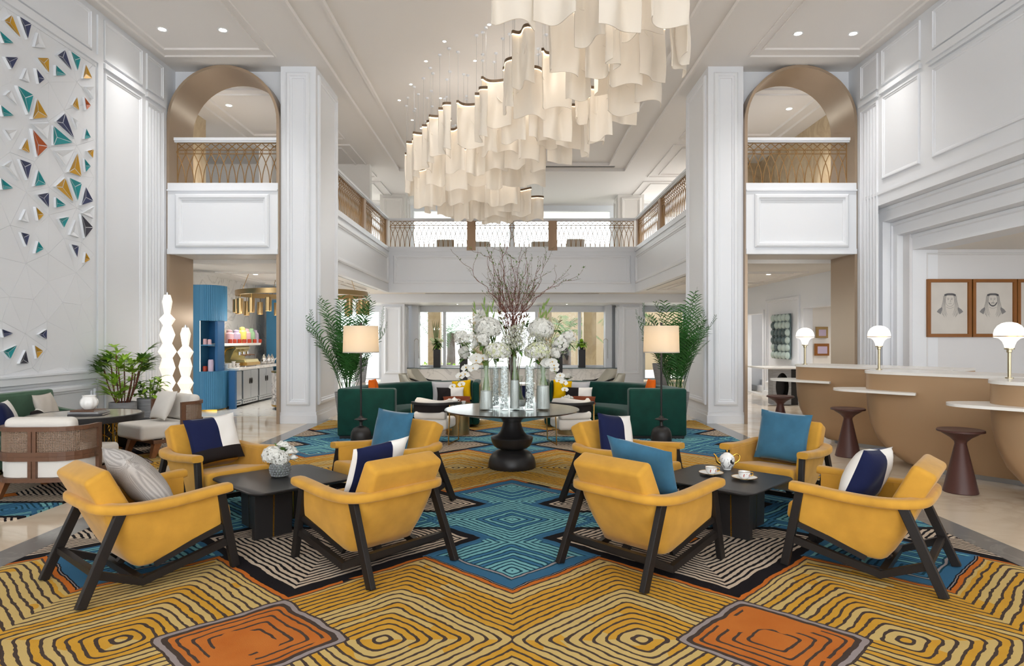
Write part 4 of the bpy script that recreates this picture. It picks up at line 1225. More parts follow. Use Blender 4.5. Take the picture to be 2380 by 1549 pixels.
# ================================================================== BARREL CHAIRS + BRASS DRUMS
def barrel_chair(label, x, y, rz):
    t = thing('barrel_chair', label, 'chair', (x,y,.014), rz)
    def Ua(r_, z, a0=-160, a1=-20, n=18, sy=.9): return [(r_*math.cos(R(a0+(a1-a0)*k/n)), r_*sy*math.sin(R(a0+(a1-a0)*k/n)), z) for k in range(n+1)]
    mb = MB(); p = [(-.33,.30,.60)]+[(-.335,.1,.615)]+Ua(.335,.63)+[(.335,.1,.615),(.33,.30,.60)]
    mb.sweep(crom(p,2),[(-.03,-.018),(.03,-.018),(.03,.018),(-.03,.018)]); mb.build('top_rail', M['blackmat'], t, ang=30)
    mb = MB(); o_ = Ua(.335,.50,-150,-30); i_ = Ua(.335,.62,-150,-30); o2 = Ua(.305,.50,-150,-30); i2 = Ua(.305,.62,-150,-30)
    mb.loft([[a,b,c,d] for a,b,c,d in zip(o_,i_,i2,o2)]); mb.build('back_band', M['charcoal'], t)
    mb = MB(); mb.rbox(.27,.275,.085,.05,Matrix.Translation((0,.02,.31))); mb.build('seat_cushion', M['cream'], t)
    mb = MB(); pp = crom([(-.27,-.0,.6)]+[(.26*math.cos(R(a)),.23*math.sin(R(a)),.60+.02*math.sin(R(a)*2)) for a in range(-165,-10,20)]+[(.27,0,.6)],3)
    mb.sweep(pp,[(.055*math.cos(2*PI*k/10),.10*math.sin(2*PI*k/10)) for k in range(10)]); mb.build('back_cushion', M['cream'], t)
    mb = MB(); mb.rbox(.25,.09,.06,.04,Matrix.Translation((0,-.18,.45))); mb.build('lumbar_cushion', M['cream'], t)
    for sx in (-1,1):
        mb = MB(); mb.sweep(crom([(sx*.31,-.18,.61),(sx*.305,-.2,.3),(sx*.30,-.21,.03),(sx*.30,-.17,.008),(sx*.30,.25,.008),(sx*.305,.30,.03),(sx*.325,.29,.61)],4),[(-.016,-.006),(.016,-.006),(.016,.006),(-.016,.006)],(1,0,.01))
        mb.build('leg', M['brass'], t, ang=30)
    mb = MB(); mb.bx(-.3,.3,-.02,.02,.2,.225); mb.build('seat_rail', M['brass'], t, smooth=False)
    return t
bc = barrel_chair('white barrel chair with black rail and brass legs, left of the pedestal table', -1.22, 10.15, R(-12))
dup(bc, (.93,10.15,.014), R(12), 'white barrel chair with black rail and brass legs, right of the pedestal table')
def drum(label, x, y):
    t = thing('drum_table', label, 'side table', (x,y,.014))
    MB().lathe([(0,0),(.20,0),(.20,.50),(0,.50)],40).build('drum', M['brassd'], t)
    MB().lathe([(0,.50),(.26,.50),(.265,.51),(.26,.522),(0,.522)],40).build('table_top', M['dark'], t)
    return t
drum('brass drum side table beside the left white barrel chair', -.93, 11.05)
drum('brass drum side table beside the right white barrel chair', .98, 11.1)
t = thing('teapot', 'small white teapot on the left brass drum table', 'teapot', (-.98,10.98,.536))
MB().lathe([(0,0),(.03,0),(.06,.03),(.065,.06),(.04,.09),(.02,.10),(.012,.115),(0,.12)],20).build('body', M['porcelain'], t)
MB().tube(crom([(.05,0,.08),(.10,0,.07),(.06,0,.03)],4),.006,6).build('handle', M['porcelain'], t)
MB().tube([(-.055,0,.05),(-.1,0,.09)],[.012,.006],8).build('spout', M['porcelain'], t)
t = thing('teacup', 'small white cup on the left brass drum table', 'teacup', (-.82,10.95,.536))
MB().lathe([(0,0),(.025,0),(.04,.05),(.037,.05),(.022,.006),(0,.006)],18).build('bowl', M['porcelain'], t)
def posy(label, p, r_, n=14, pot=.05):
    t = thing('flower_pot', label, 'flowers', p)
    MB().lathe([(0,0),(r_*.6,0),(r_*.75,pot),(r_*.7,pot),(0,pot*.8)],20).build('pot', M['porcelain'], t)
    mb = MB(); rn = random.Random(int(p[0]*100))
    for k in range(n):
        a = rn.uniform(0,2*PI); q = rn.uniform(0,1)
        rose(mb, (r_*q*math.cos(a), r_*q*math.sin(a), pot+r_*.5+rn.uniform(0,r_*.4)*(1-q)), r_*.34, k)
    mb.build('roses', M['petal'], t, weld=False)
    mb = MB()
    for k in range(24):
        a = rn.uniform(0,2*PI); leafblade(mb, (0,0,pot), (math.cos(a),math.sin(a),rn.uniform(.3,1.5)), (0,0,1), r_*1.2, r_*.3, .3, 3)
    mb.build('leaves', M['leaf'], t, weld=False)
posy('small bunch of cream roses on the right brass drum table', (.95,10.98,.536), .10)
# ================================================================== POTTED PALMS
def frond(mb, p0, d, L_, droop, n=22, w=.30, lw=.022, seed=0, flat=.0):
    rn = random.Random(seed); p0 = Vector(p0); d = Vector(d).normalized(); pts = []
    p = p0.copy(); q = d.copy()
    for i in range(n+1):
        pts.append(p.copy()); p = p+q*(L_/n); q = (q+Vector((d.x*.3,d.y*.3,-1))*(droop/n*(.4+1.6*i/n))).normalized()
    mb.tube(pts, [.006*(1-.8*i/n) for i in range(n+1)], 4, m) if False else mb.tube(pts, [.006*(1-.8*i/n) for i in range(n+1)], 4)
    for i in range(int(n*.28), n+1):
        f = i/n; t = (pts[min(i+1,n)]-pts[i-1]).normalized()
        s = t.cross(Vector((0,0,1)))
        if s.length < .05: s = t.orthogonal()
        s.normalize(); u = s.cross(t)
        ll = w*(math.sin(PI*min(1,(f-.2)/.85))**.6+.12)
        for sg in (-1,1):
            dd = (s*sg*.8+t*.75+u*.25+Vector((rn.uniform(-.1,.1),rn.uniform(-.1,.1),rn.uniform(-.1,.1))))
            leafblade(mb, pts[i], dd, u, ll*rn.uniform(.85,1.1), lw, .35, 3)
def areca(label, x, y, h, nf, seed, pot=None, spread=1.0, group=None, potm='concrete'):
    t = thing('potted_palm', label, 'plant', (x,y,.014 if y < 13 else 0), 0, group)
    ph, pr = pot or (.72,.26)
    MB().lathe([(0,0),(pr*.62,0),(pr*.66,.02),(pr*.95,ph*.8),(pr,ph),(pr*.92,ph),(pr*.88,ph-.06),(0,ph-.06)],32).build('planter', M[potm], t, ang=40)
    MB().lathe([(0,ph-.055),(pr*.88,ph-.05),(0,ph-.045)],20).build('soil', M['soil'], t)
    rn = random.Random(seed)
    for k in range(nf):
        a = 2.4*k+rn.uniform(-.3,.3); r0 = pr*.5*rn.random()
        b = Vector((r0*math.cos(a), r0*math.sin(a), ph-.06)); lean = rn.uniform(.05,.38)*spread
        d = Vector((math.cos(a)*lean, math.sin(a)*lean, 1))
        L_ = (h-ph)*rn.uniform(.55,1.08)
        mb = MB(); frond(mb, b, d, L_, rn.uniform(.5,1.15), 26, .31*(h/2.5), .021, seed*100+k); mb.v = [(max(-.62,min(.62,x)),max(-.55,y),z) for x,y,z in mb.v]
        mb.build('frond', M['palm'], t, weld=False)
    return t
areca('tall areca palm in a gray pot beside the left white column', -3.12, 12.25, 2.5, 32, 11, (.62,.24))
areca('tall areca palm in a gray pot beside the right white column', 3.12, 12.25, 2.5, 32, 12, (.62,.24))
areca('distant areca palm in a white planter beyond the left sofa', -5.7, 24.3, 2.0, 12, 13, (.9,.28))
areca('distant areca palm in a gray planter beyond the right sofa', 5.4, 23.2, 2.0, 12, 14, (.75,.35))

# ================================================================== FAR LOUNGE CHAIRS AND TABLES
def lounge(label, x, y, rz):
    t = thing('lounge_chair', label, 'chair', (x,y,0), rz, 'gray lounge chairs at the back')
    mb = MB()
    for i in range(1): pass
    # winged back shell (seat faces +y)
    rings = []
    for z, w, dp in ((.22,.34,.30),(.45,.36,.20),(.62,.37,.02),(.78,.35,-.12),(.86,.28,-.15)):
        rings.append([(w*math.sin(R(a)), -.28-(z-.3)*.18+ (dp+.30)*(1-math.cos(R(a)))*.75, z) for a in range(-90,91,15)])
    back = [[(x_*.93,y_+.05,z) for x_,y_,z in r_] for r_ in rings]
    mb.loft(rings, False); mb.loft([list(reversed(r_)) for r_ in back], False); mb.loft([rings[-1],back[-1]],False)
    for e in (0,-1): mb.loft([[r_[e] for r_ in rings],[r_[e] for r_ in back]],False)
    mb.build('backrest', M['grayseat'], t, ang=50)
    mb = MB(); mb.rbox(.32,.34,.10,.05,Matrix.Translation((0,.05,.36))); mb.build('seat', M['grayseat'], t)
    for sx in (-1,1):
        mb = MB(); mb.sweep(crom([(sx*.37,-.33,.66),(sx*.38,-.1,.60),(sx*.38,.1,.545),(sx*.38,.38,.54)],4)+[Vector((sx*.38,.40,.50)),Vector((sx*.38,.38,0))],[(-.02,-.02),(.02,-.02),(.02,.02),(-.02,.02)],(1,0,.02)); mb.build('armrest', M['dark'], t, smooth=False)
        MB().bar((sx*.33,-.33,.4),(sx*.36,-.42,0),.035,.035,(0,1,0)).build('leg', M['dark'], t, smooth=False)
    return t
lg = lounge('gray lounge chair with black arms behind the left green sofa, nearest', -2.15, 14.4, R(-82))
dup(lg, (-2.3,16.6,0), R(-100), 'gray lounge chair with black arms, farther one behind the left green sofa')
dup(lg, (2.15,14.4,0), R(82), 'gray lounge chair with black arms behind the right green sofa, nearest')
dup(lg, (2.3,16.6,0), R(100), 'gray lounge chair with black arms, farther one behind the right green sofa')
def far_table(label, x, y, r_, h, m, grp='back lounge tables'):
    t = thing('lounge_table', label, 'table', (x,y,0), 0, grp)
    MB().lathe([(0,h-.03),(r_-.01,h-.03),(r_,h-.015),(r_-.01,h),(0,h)],36).build('table_top', m, t)
    MB().lathe([(0,0),(r_*.5,0),(r_*.5,.02),(.05,.04),(.04,h-.03),(0,h-.03)],20).build('pedestal', M['dark'], t)
    return t
far_table('round polished table between the left gray lounge chairs', -1.15, 15.6, .42, .55, M['quartz'])
far_table('round polished table between the right gray lounge chairs', 1.15, 15.6, .42, .55, M['quartz'])
posy('small flower pot on the table by the right gray lounge chairs', (1.33,15.5,.55), .16, 12, .10)
t = thing('console', 'dark cabinet with pale top in the middle behind the pedestal table', 'console', (0.26,14.6,0))
MB().bx(-.2,.2,-.2,.2,.03,.60).build('body', M['navy'], t, smooth=False); MB().bx(-.26,.26,-.26,.26,.60,.64).build('top', M['quartz'], t, smooth=False)
for i, (px, Y, h, hw, lb) in enumerate(((1016,24.6,1.22,.13,'tall black plinth with a green bouquet at the left far window'),(1078,23.5,1.5,.14,'thick black plinth behind the left flowers'),(1352,24.6,1.22,.13,'tall black plinth with a green plant at the right far window'),(1300,23.5,1.45,.11,'black plinth behind the right flowers'))):
    x = (px-CXP)*Y/F
    t = thing('plinth', lb, 'plinth', (x,Y,0))
    MB().bx(-hw,hw,-hw,hw,0,h).build('body', M['dark'], t, smooth=False, bevel=.006)
    MB().bx(-hw*.8,hw*.8,-hw*.8,hw*.8,h,h+.01).build('tray', M['blackmat'], t, smooth=False)
    if i in (0,2):
        f = thing('flower_bouquet', ('green and white bouquet on the left far plinth','leafy green plant on the right far plinth')[i//2], 'flowers', (x,Y,h+.01))
        mb = MB(); rn = random.Random(i)
        for k in range(90):
            d = Vector((rn.gauss(0,1),rn.gauss(0,1),rn.gauss(.4,.8))).normalized()
            leafblade(mb, Vector((0,0,.22))+d*.12*rn.random(), d, (0,0,1), rn.uniform(.1,.22), .09, .3, 3)
        mb.build('leaves', M['leaf'] if i == 0 else M['leafl'], f, weld=False)
        if i == 0:
            mb = MB()
            for k in range(7): floret_ball(mb, (rn.uniform(-.22,.22),-.12+rn.uniform(-.1,.1),.25+rn.uniform(-.1,.15)), .07, 40, k, .022)
            mb.build('hydrangea', M['petalg'], f, weld=False, smooth=False)
            mb = MB()
            for k in range(4): leafblade(mb, (-.08+.03*k,0,.3), (-.12+.06*k,0,1), (0,1,0), .8, .035, 0, 4)
            mb.build('blades', M['palm'], f, weld=False)
        MB().lathe([(0,0),(.07,0),(.09,.12),(0,.11)],14).build('pot', M['dark'], f)
for px, lb in ((968,'curved clear stand on the left window ledge'),(1408,'curved clear stand on the right window ledge')):
    x = (px-CXP)*24.1/F; t = None
    mb = MB(); mb.tube([(x-.08,24.12,.55),(x-.08,24.12,1.55)]+[(x-.08*math.cos(R(a)),24.12,1.55+.08*math.sin(R(a))) for a in range(0,181,20)]+[(x+.08,24.12,.9)],.012,6)
    o = mb.build('bent_rod', M['chrome']); tag(o, lb, 'stand')

# ================================================================== LEFT SEATING
def cane_chair(label, x, y, rz):
    """woven back curving round; faces +y"""
    t = thing('cane_armchair', label, 'armchair', (x,y,.014), rz, 'cane backed armchairs')
    W, D, r_ = .43, .36, .26
    def path(y1, off=0, z=0):
        P = [(-W+off,y1,z),(-W+off,-D+r_,z)]
        P += [(-W+off+(r_-off)*(1-math.cos(R(a))), -D+off+(r_-off)*(1-math.sin(R(a))), z) for a in range(15,91,15)]
        return P+[(-a,b,c) for a,b,c in reversed(P)]
    sq = [(-.022,-.022),(.022,-.022),(.022,.022),(-.022,.022)]
    fr = MB()
    for z, y1 in ((.715,.02),(.46,.02),(.435-.02,.02),(.20,.05)): fr.sweep(path(y1,0,z), sq)
    for px_, py_ in ((-W,.01),(W,.01)): fr.bx(px_-.022,px_+.022,py_-.03,py_+.03,.18,.735)
    for sx in (-.022,.022): fr.bx(sx-.018,sx+.018,-D-.022,-D+.022,.19,.73)
    fr.bx(-W,W,.0,.05,.18,.225); fr.bx(-W+.04,W-.04,.36,.40,.19,.24); fr.bx(-W+.02,-W+.06,.0,.4,.19,.24); fr.bx(W-.06,W-.02,.0,.4,.19,.24)
    fr.build('frame', M['walnut'] if rz == 0 or True else M['teak'], t, smooth=False)
    # woven cane: two layers of thin strands
    ca = MB(); P = [Vector(p) for p in path(.0,.0)]
    seg = [0]
    for a, b in zip(P,P[1:]): seg.append(seg[-1]+(b-a).length)
    def along(s_):
        for i in range(len(P)-1):
            if seg[i] <= s_ <= seg[i+1]+1e-9:
                f = (s_-seg[i])/(seg[i+1]-seg[i]); return P[i]+(P[i+1]-P[i])*f
        return P[-1]
    tot = seg[-1]; n = int(tot/.0165)
    for k in range(n+1):
        p = along(tot*k/n); ca.bar(p+Vector((0,0,.475)), p+Vector((0,0,.70)), .0075,.004,(p-Vector((0,.1,0))).cross(Vector((0,0,1))) if False else (0,1,0))
    for k in range(14):
        z = .482+.0165*k; pts = [along(tot*i/40)+Vector((0,0,z)) for i in range(41)]
        ca.sweep(pts,[(-.003,-.0038),(.003,-.0038),(.003,.0038),(-.003,.0038)])
    o = ca.build('cane_panel', M['wicker'], t, smooth=False, weld=False, recalc=False)
    lp = MB(); lo_, hi = path(.0,.012,.225), path(.0,.012,.40); lo2, hi2 = path(.0,.035,.225), path(.0,.035,.40)
    lp.loft([[a,b,c,d] for a,b,c,d in zip(lo_,hi,hi2,lo2)]); lp.build('upholstered_panel', M['cream'], t, ang=50)
    mb = MB(); mb.rbox(.37,.42,.105,.05,Matrix.Translation((0,.13,.345))); mb.build('seat_cushion', M['cream'], t)
    mb = MB(); mb.rbox(.345,.075,.19,.06,Matrix.Translation((0,-.205,.635)) @ Matrix.Rotation(R(10),4,'X')); mb.build('back_cushion', M['cream'], t)
    for sx in (-1,1):
        for y0, y1 in ((.33,.40),(-.25,-.33)):
            mb = MB(); a, b = .05, .03
            mb.loft([[(sx*.37+u*b,y1+v*b,0) for u,v in ((-1,-1),(1,-1),(1,1),(-1,1))],[(sx*.35+u*a,y0+v*a,.2) for u,v in ((-1,-1),(1,-1),(1,1),(-1,1))]])
            mb.build('leg', M['teak'], t, smooth=False)
    return t
cc = cane_chair('cane backed armchair seen from behind, at the left edge', -4.86, 6.88, R(3))
cc2 = dup(cc, (-4.98,9.36,.014), R(144), 'cane backed armchair with a square cushion, facing the marble table by the planters')
cushion('square cream cushion on the cane armchair by the planters', [M['cream']], Matrix.Translation((-4.98,9.36,.014)) @ Matrix.Rotation(R(144),4,'Z') @ Matrix.Translation((.05,.05,.675)) @ Matrix.Rotation(R(24),4,'X'), .46,.44,.15)
# sage sofa along the left wall
t = thing('sofa', 'sage green sofa against the left wall', 'sofa', (-6.1,8.0,.014))
mb = MB(); mb.rbox(.40,1.02,.13,.05,Matrix.Translation((.05,0,.30))); mb.build('seat', M['sage'], t)
mb = MB()
mb.loft([[(-.42,y,z) for y,z in ((-1.05,.2),(.98,.2),(.93,.93),(-1.02,.95))],[(-.20,y,z) for y,z in ((-1.05,.2),(.98,.2),(.88,.95),(-1.0,.96))]]); mb.build('backrest', M['sage'], t, smooth=False, bevel=.05)
for s in (-1,1):
    mb = MB(); mb.sweep(crom([(-.35,s*1.0,.66),(-.1,s*1.04,.60),(.2,s*1.06,.58),(.45,s*1.04,.57)],4),[(-.05,-.16),(.05,-.16),(.05,.04),(-.05,.04)]); mb.build('arm', M['sage'], t, ang=50)
    for x in (-.3,.35): MB().bar((x,s*.9,.2),(x,s*.95,0),.04,.04,(0,1,0)).build('leg', M['teak'], t, smooth=False)
def wallc(lb, m, x, y, z, w, h, sel=None, yaw=80, roll=0, tilt=-18, t_=.14):
    cushion(lb, m if isinstance(m,list) else [m], Matrix.Translation((x,y,z)) @ Matrix.Rotation(R(yaw-180),4,'Z') @ Matrix.Rotation(R(-tilt),4,'X') @ Matrix.Rotation(R(roll),4,'Y'), w, h, t_, sel)
wallc('beige cushion against the sage sofa back', M['beigecloth'], -6.06,8.42,.71,.46,.46, yaw=100)
wallc('navy and white cushion on the sage sofa', NW[:2], -5.95,7.62,.70,.46,.44, lambda u,v,sd: 0 if u > .1 else 1, yaw=112)
wallc('black and white lumbar cushion on the sage sofa', BW, -5.80,7.93,.66,.40,.26, lambda u,v,sd: 0 if u > .0 else 1, yaw=118, tilt=-30)
# marble table
t = thing('marble_table', 'round marble topped table with gold lattice base by the left wall', 'table', (-5.12,7.76,.014))
MB().lathe([(0,.715),(.585,.715),(.585,.727),(0,.727)],56).build('table_top', M['marbt'], t)
MB().lathe([(.30,.655),(.60,.655),(.61,.66),(.61,.722),(.60,.73),(.583,.73),(.583,.655)],56).build('rim', M['blackmat'], t)
MB().lathe([(0,0),(.34,0),(.34,.02),(.30,.02),(.30,.655),(0,.655)],40).build('core', M['dark'], t)
mb = MB(); nseg = 16
for k in range(nseg):
    a0 = 2*PI*k/nseg; a1 = 2*PI*(k+1)/nseg; c = lambda a, z: (.32*math.cos(a), .32*math.sin(a), z)
    mb.tube([c(a0,.02),c(a0,.655)],.006 if k % 4 else .012,4)
    for j in range(4):
        z0, z1 = .04+.15*j, .04+.15*(j+1); am = (a0+a1)/2; zm = (z0+z1)/2
        for P_ in ([c(a0,z0),c(am,z0+.04),c(a1,z0)],[c(am,z0+.04),c(am-.05,zm),c(am,z1-.04)],[c(am,z0+.04),c(am+.05,zm),c(am,z1-.04)],[c(a0,z1),c(am,z1-.04),c(a1,z1)]): mb.tube(P_,.004,4)
o = mb.build('lattice', M['gold'], t, weld=False); o['label'] = 'gold geometric lattice'
mz = .014+.731
def book(lb, x, y, z, w, d, h, rz, m):
    t = thing('book', lb, 'book', (x,y,z), R(rz), 'books on the marble table')
    mb = MB(); mb.bx(-w/2,w/2,-d/2,d/2,0,.004); mb.bx(-w/2,w/2,-d/2,d/2,h-.004,h); mb.bx(-w/2,w/2,-d/2,-d/2+.004,.004,h-.004)
    mb.build('cover', m, t, smooth=False); MB().bx(-w/2+.006,w/2-.006,-d/2+.005,d/2-.006,.004,h-.004).build('pages', M['page'], t, smooth=False)
book('large black book at the bottom of the stack on the marble table', -4.99,7.62,mz,.36,.27,.024,14,M['book'])
book('gray book in the middle of the stack on the marble table', -5.0,7.63,mz+.024,.34,.25,.02,4,M['concrete'])
book('small brown book under the white vase', -5.02,7.65,mz+.044,.29,.22,.018,-4,M['walnut'])
t = thing('vase', 'white ribbed round vase on the books', 'vase', (-5.02,7.66,mz+.062))
mb = MB(); rings = []
for r_, z in ((0,0),(.045,0),(.06,.01),(.088,.05),(.094,.085),(.085,.12),(.07,.14),(.066,.15),(.074,.165),(.068,.166),(.06,.15),(0,.14)):
    rings.append([(r_*(1+(.05*math.cos(9*2*PI*k/54) if .01 < z < .13 else 0))*math.cos(2*PI*k/54), r_*(1+(.05*math.cos(9*2*PI*k/54) if .01 < z < .13 else 0))*math.sin(2*PI*k/54), z) for k in range(54)])
mb.loft(rings,True,False,False); mb.build('body', M['porcelain'], t)
t = thing('stool', 'low round black pouf table in front of the planters', 'table', (-5.75,9.95,.014))
MB().lathe([(0,.03),(.30,.03),(.32,.06),(.32,.32),(.0,.32)],36).build('body', M['charcoal'], t); MB().lathe([(0,.32),(.31,.32),(.33,.34),(.32,.365),(.28,.375),(0,.378)],36).build('top', M['dark'], t)
# planters with leafy plants
def planter(t, r_, h):
    MB().lathe([(0,0),(r_*.78,0),(r_*.86,.03),(r_,h*.5),(r_*.98,h),(r_*.88,h),(r_*.86,h-.05),(0,h-.05)],36).build('planter', M['concrete'], t, ang=45)
    MB().lathe([(0,h-.048),(r_*.86,h-.045),(0,h-.04)],20).build('soil', M['soil'], t)
t = thing('potted_plant', 'tall bright green lady palm in a gray planter by the left wall', 'plant', (-6.24,10.35,0))
planter(t,.20,.63); rn = random.Random(5)
for k in range(13):
    a = 2.4*k; b = Vector((.08*math.cos(a),.08*math.sin(a),.58)); hh = rn.uniform(.15,.80); tip = b+Vector((math.cos(a)*rn.uniform(.05,.22),math.sin(a)*rn.uniform(.05,.22),hh))
    mb = MB(); mb.tube(crom([b,(b+tip)/2+Vector((.02*math.cos(a),.02*math.sin(a),0)),tip],4),.010,6); mb.build('cane', M['twig'], t)
    mb = MB()
    for f in range(5):
        aa = a+rn.uniform(-1.6,1.6); p = tip+Vector((0,0,rn.uniform(-.12,.08))); d = Vector((math.cos(aa),math.sin(aa),rn.uniform(.35,1.3))); q = p+d.normalized()*.11
        mb.tube([p,q],.004,4)
        for j in range(8):
            w_ = -1.0+2.0*j/7; s = d.cross(Vector((0,0,1))).normalized(); leafblade(mb, q, d.normalized()*math.cos(w_)+s*math.sin(w_)+Vector((0,0,rn.uniform(-.1,.15))), (0,0,1), rn.uniform(.20,.30), .042, .26, 4)
    mb.v = [(max(-.33,x),y,z) for x,y,z in mb.v]; mb.build('leaves', M['leaf'] if k % 4 == 0 else M['leafl'], t, weld=False)
t = thing('potted_plant', 'small broad leaved plant in a gray planter next to the taller plant', 'plant', (-6.02,10.72,0))
planter(t,.19,.66)
for k in range(5):
    a = 2*PI*k/5+.3; b = Vector((.05*math.cos(a),.05*math.sin(a),.61)); tip = b+Vector((math.cos(a)*.1,math.sin(a)*.1,rn.uniform(.25,.42)))
    MB().tube([b,tip],[.011,.007],6).build('cane', M['stem'], t)
    mb = MB()
    for f in range(9):
        aa = a+2.4*f; p = tip-Vector((0,0,.03*f)); leafblade(mb, p, (math.cos(aa),math.sin(aa),rn.uniform(.2,1.0)), (0,0,1), rn.uniform(.2,.29), .085, .55, 5)
    mb.build('leaves', M['leafl'] if k % 2 == 0 else M['leaf'], t, weld=False)
# sculptural paper lamps
def totem(label, x, y, prof):
    t = thing('sculptural_lamp', label, 'floor lamp', (x,y,0), .3)
    MB().lathe(prof,8).build('paper_shade', M['lampglow'], t, ang=20)
    z = prof[-1][1]; MB().lathe([(0,z-.005),(.03,z-.005),(.03,z+.03),(.012,z+.035),(.012,z+.05),(0,z+.05)],12).build('cap', M['chrome'], t)
    MB().lathe([(0,0),(.12,0),(.12,.012),(0,.012)],20).build('base', M['chrome'], t)
    return t
def tprof(rows, py0, sc):
    z = lambda py: max(.0,(py0-py)*sc)
    return [(0,0)]+[(hw*sc,z(py)) for py,hw in reversed(rows)]+[(0,z(rows[0][0]))]
T2 = [(761,7),(776,11.4),(804,7),(818,17.6),(833,10),(852,15),(875,9),(891,17.6),(906,10),(922,17),(943,9),(960,17.5),(980,10),(995,14)]
T1 = [(686,7),(702,11),(730,6.5),(743,17.6),(757,9),(779,17),(799,10),(818,20),(833,11),(856,17.5),(874,11),(891,18),(905,10),(924,17.5),(945,10),(964,19),(985,11),(996,15)]
totem('tall white faceted paper lamp beside the left bronze arch', -6.33, 11.85, tprof(T1,996,.0079))
totem('shorter white faceted paper lamp in front of the blue cabinet', -6.02, 11.9, tprof(T2,995,.0079))
tt = totem('white faceted paper lamp in the far foyer on the right', 8.62, 15.55, tprof(T1,996,.0068))

# ================================================================== TRIANGLE WALL RELIEF
AX = -6.63
def wl(x, y, X_=AX):
    Y = X_*F/(x-CXP); return Vector((X_, Y, EYE-(y-HZ)*Y/F))
t = thing('wall_relief', 'white faceted wall relief with teal, navy, mustard and rust triangle insets', 'wall art', (AX,0,0))
yR = wl(216,400).y; Y0, Z0, Z1 = 6.6, 1.17, 6.0
mb = MB()
Hp = [(147,300),(60,55),(277,317),(48,480),(190,540),(277,477),(437,477),(365,640),(147,710),(270,705),(437,847),(48,885),(275,855),(190,940),(362,1005),(147,1118),(275,1090),(48,1310),(190,1343),(275,1250),(437,1210),(365,1385),(467,1410),(147,1530),(270,1475)]
H2 = [(202,188),(380,105),(385,335),(260,480),(500,505),(615,260),(655,525),(65,460),(195,760),(375,660),(610,775),(375,885),(255,1040),(490,1030),(640,1030),(0,660)]
pp = [wl(a/2.5,b/2.5) for a,b in Hp]+[wl(a/3.52,560+b/3.52) for a,b in H2]
rn = random.Random(2)
for k in range(14):                                   # the part to the left of the frame
    pp.append(Vector((AX,rn.uniform(Y0+.2,8.2),rn.uniform(Z0+.2,Z1-.2))))
pts2 = [(p.y,p.z) for p in pp if Y0+.08 < p.y < yR-.05 and Z0+.05 < p.z < Z1-.05]
edge = [(Y0,Z0),(yR,Z0),(yR,Z1),(Y0,Z1)]+[(yR,Z0+(Z1-Z0)*k/8) for k in range(1,8)]+[(Y0+(yR-Y0)*k/6,z) for k in range(1,6) for z in (Z0,Z1)]+[(Y0,Z0+(Z1-Z0)*k/6) for k in range(1,6)]
al = [Vector(p) for p in pts2+edge]
vs, es, fs, *_ = delaunay_2d_cdt(al, [], [], 0, .02)
hs = [rn.uniform(.008,.026) if (Y0+.02 < v[0] < yR-.02 and Z0+.02 < v[1] < Z1-.02) else .018 for v in vs]
V3 = [Vector((hs[i],v[0],v[1])) for i,v in enumerate(vs)]
for f in fs:                                          # every facet a slightly inset plate, so grooves remain
    c = sum((V3[i] for i in f),Vector())/len(f)
    q = [V3[i]+(c-V3[i]).normalized()*.004+Vector((.0,0,0)) for i in f]; lo = [V3[i]+Vector((-.007,0,0)) for i in f]
    mb.poly(q); mb.loft([lo,q],True,False,False)
mb.bx(-.01,.012,Y0,yR,Z0,Z1)
mb.build('relief_panel', M['white'], t, smooth=False, weld=False)
TRI = '''y 45,87 0,120 98,222|n 90,95 160,138 138,228|t -30,175 0,250 57,252|w 200,190 180,272 245,280|n 5,330 83,333 45,402|y 193,335 262,337 263,425|n 357,290 312,322 397,412|t 390,297 448,338 430,412|t 303,378 365,437 304,440|y 478,373 517,457 462,457|n 188,398 237,460 205,487|w 133,398 150,480 105,460|t 77,497 172,552 143,665|y 193,572 258,683 166,692|w 40,525 8,553 77,610|y 427,563 400,612 440,643|r 470,563 508,613 482,640|w 478,505 528,505 525,575|t -20,610 58,673 -5,677|w 165,720 268,718 255,810|n 357,657 302,707 412,807|w 402,683 438,705 428,750|t 288,730 405,830 289,845|r 165,750 257,852 194,912|y 135,805 150,890 100,868|t 481,747 508,800 470,808|w 5,755 78,755 43,815|y 486,878 524,868 520,920|t 470,922 507,967 478,1000|y 430,887 453,1027 378,1000|w 297,877 412,870 360,965|n 90,925 161,950 138,1047|w 45,935 0,965 90,1050|t 200,988 246,1072 177,1083|t -20,1035 55,1095 -10,1103|y 357,1033 300,1085 408,1177|t 380,1032 455,1065 430,1170|n 478,1085 523,1170 452,1193|n 192,1133 262,1120 262,1208|t 303,1147 363,1193 304,1207|y 186,1203 233,1248 201,1283|w 128,1218 147,1293 98,1280|t 320,1272 382,1260 350,1325|c 450,1245 522,1323 473,1385|w 420,1280 441,1382 387,1365|w 530,1200 458,1240 525,1270|n 97,1350 149,1363 131,1433|t 200,1402 232,1448 183,1473|n 393,1420 437,1430 428,1497|y 478,1467 504,1510 470,1528'''
TR2 = '''n -20,722 75,757 -5,792|n 285,768 352,724 351,810|t -10,905 107,853 50,970|c 178,895 202,1004 127,1006|y 251,856 322,902 270,966'''
CM = {'y':'mustard','n':'indigo','t':'teal','w':'white','r':'rustp','c':'char'}
CN = {'y':'mustard','n':'navy','t':'teal','w':'white','r':'rust','c':'charcoal'}
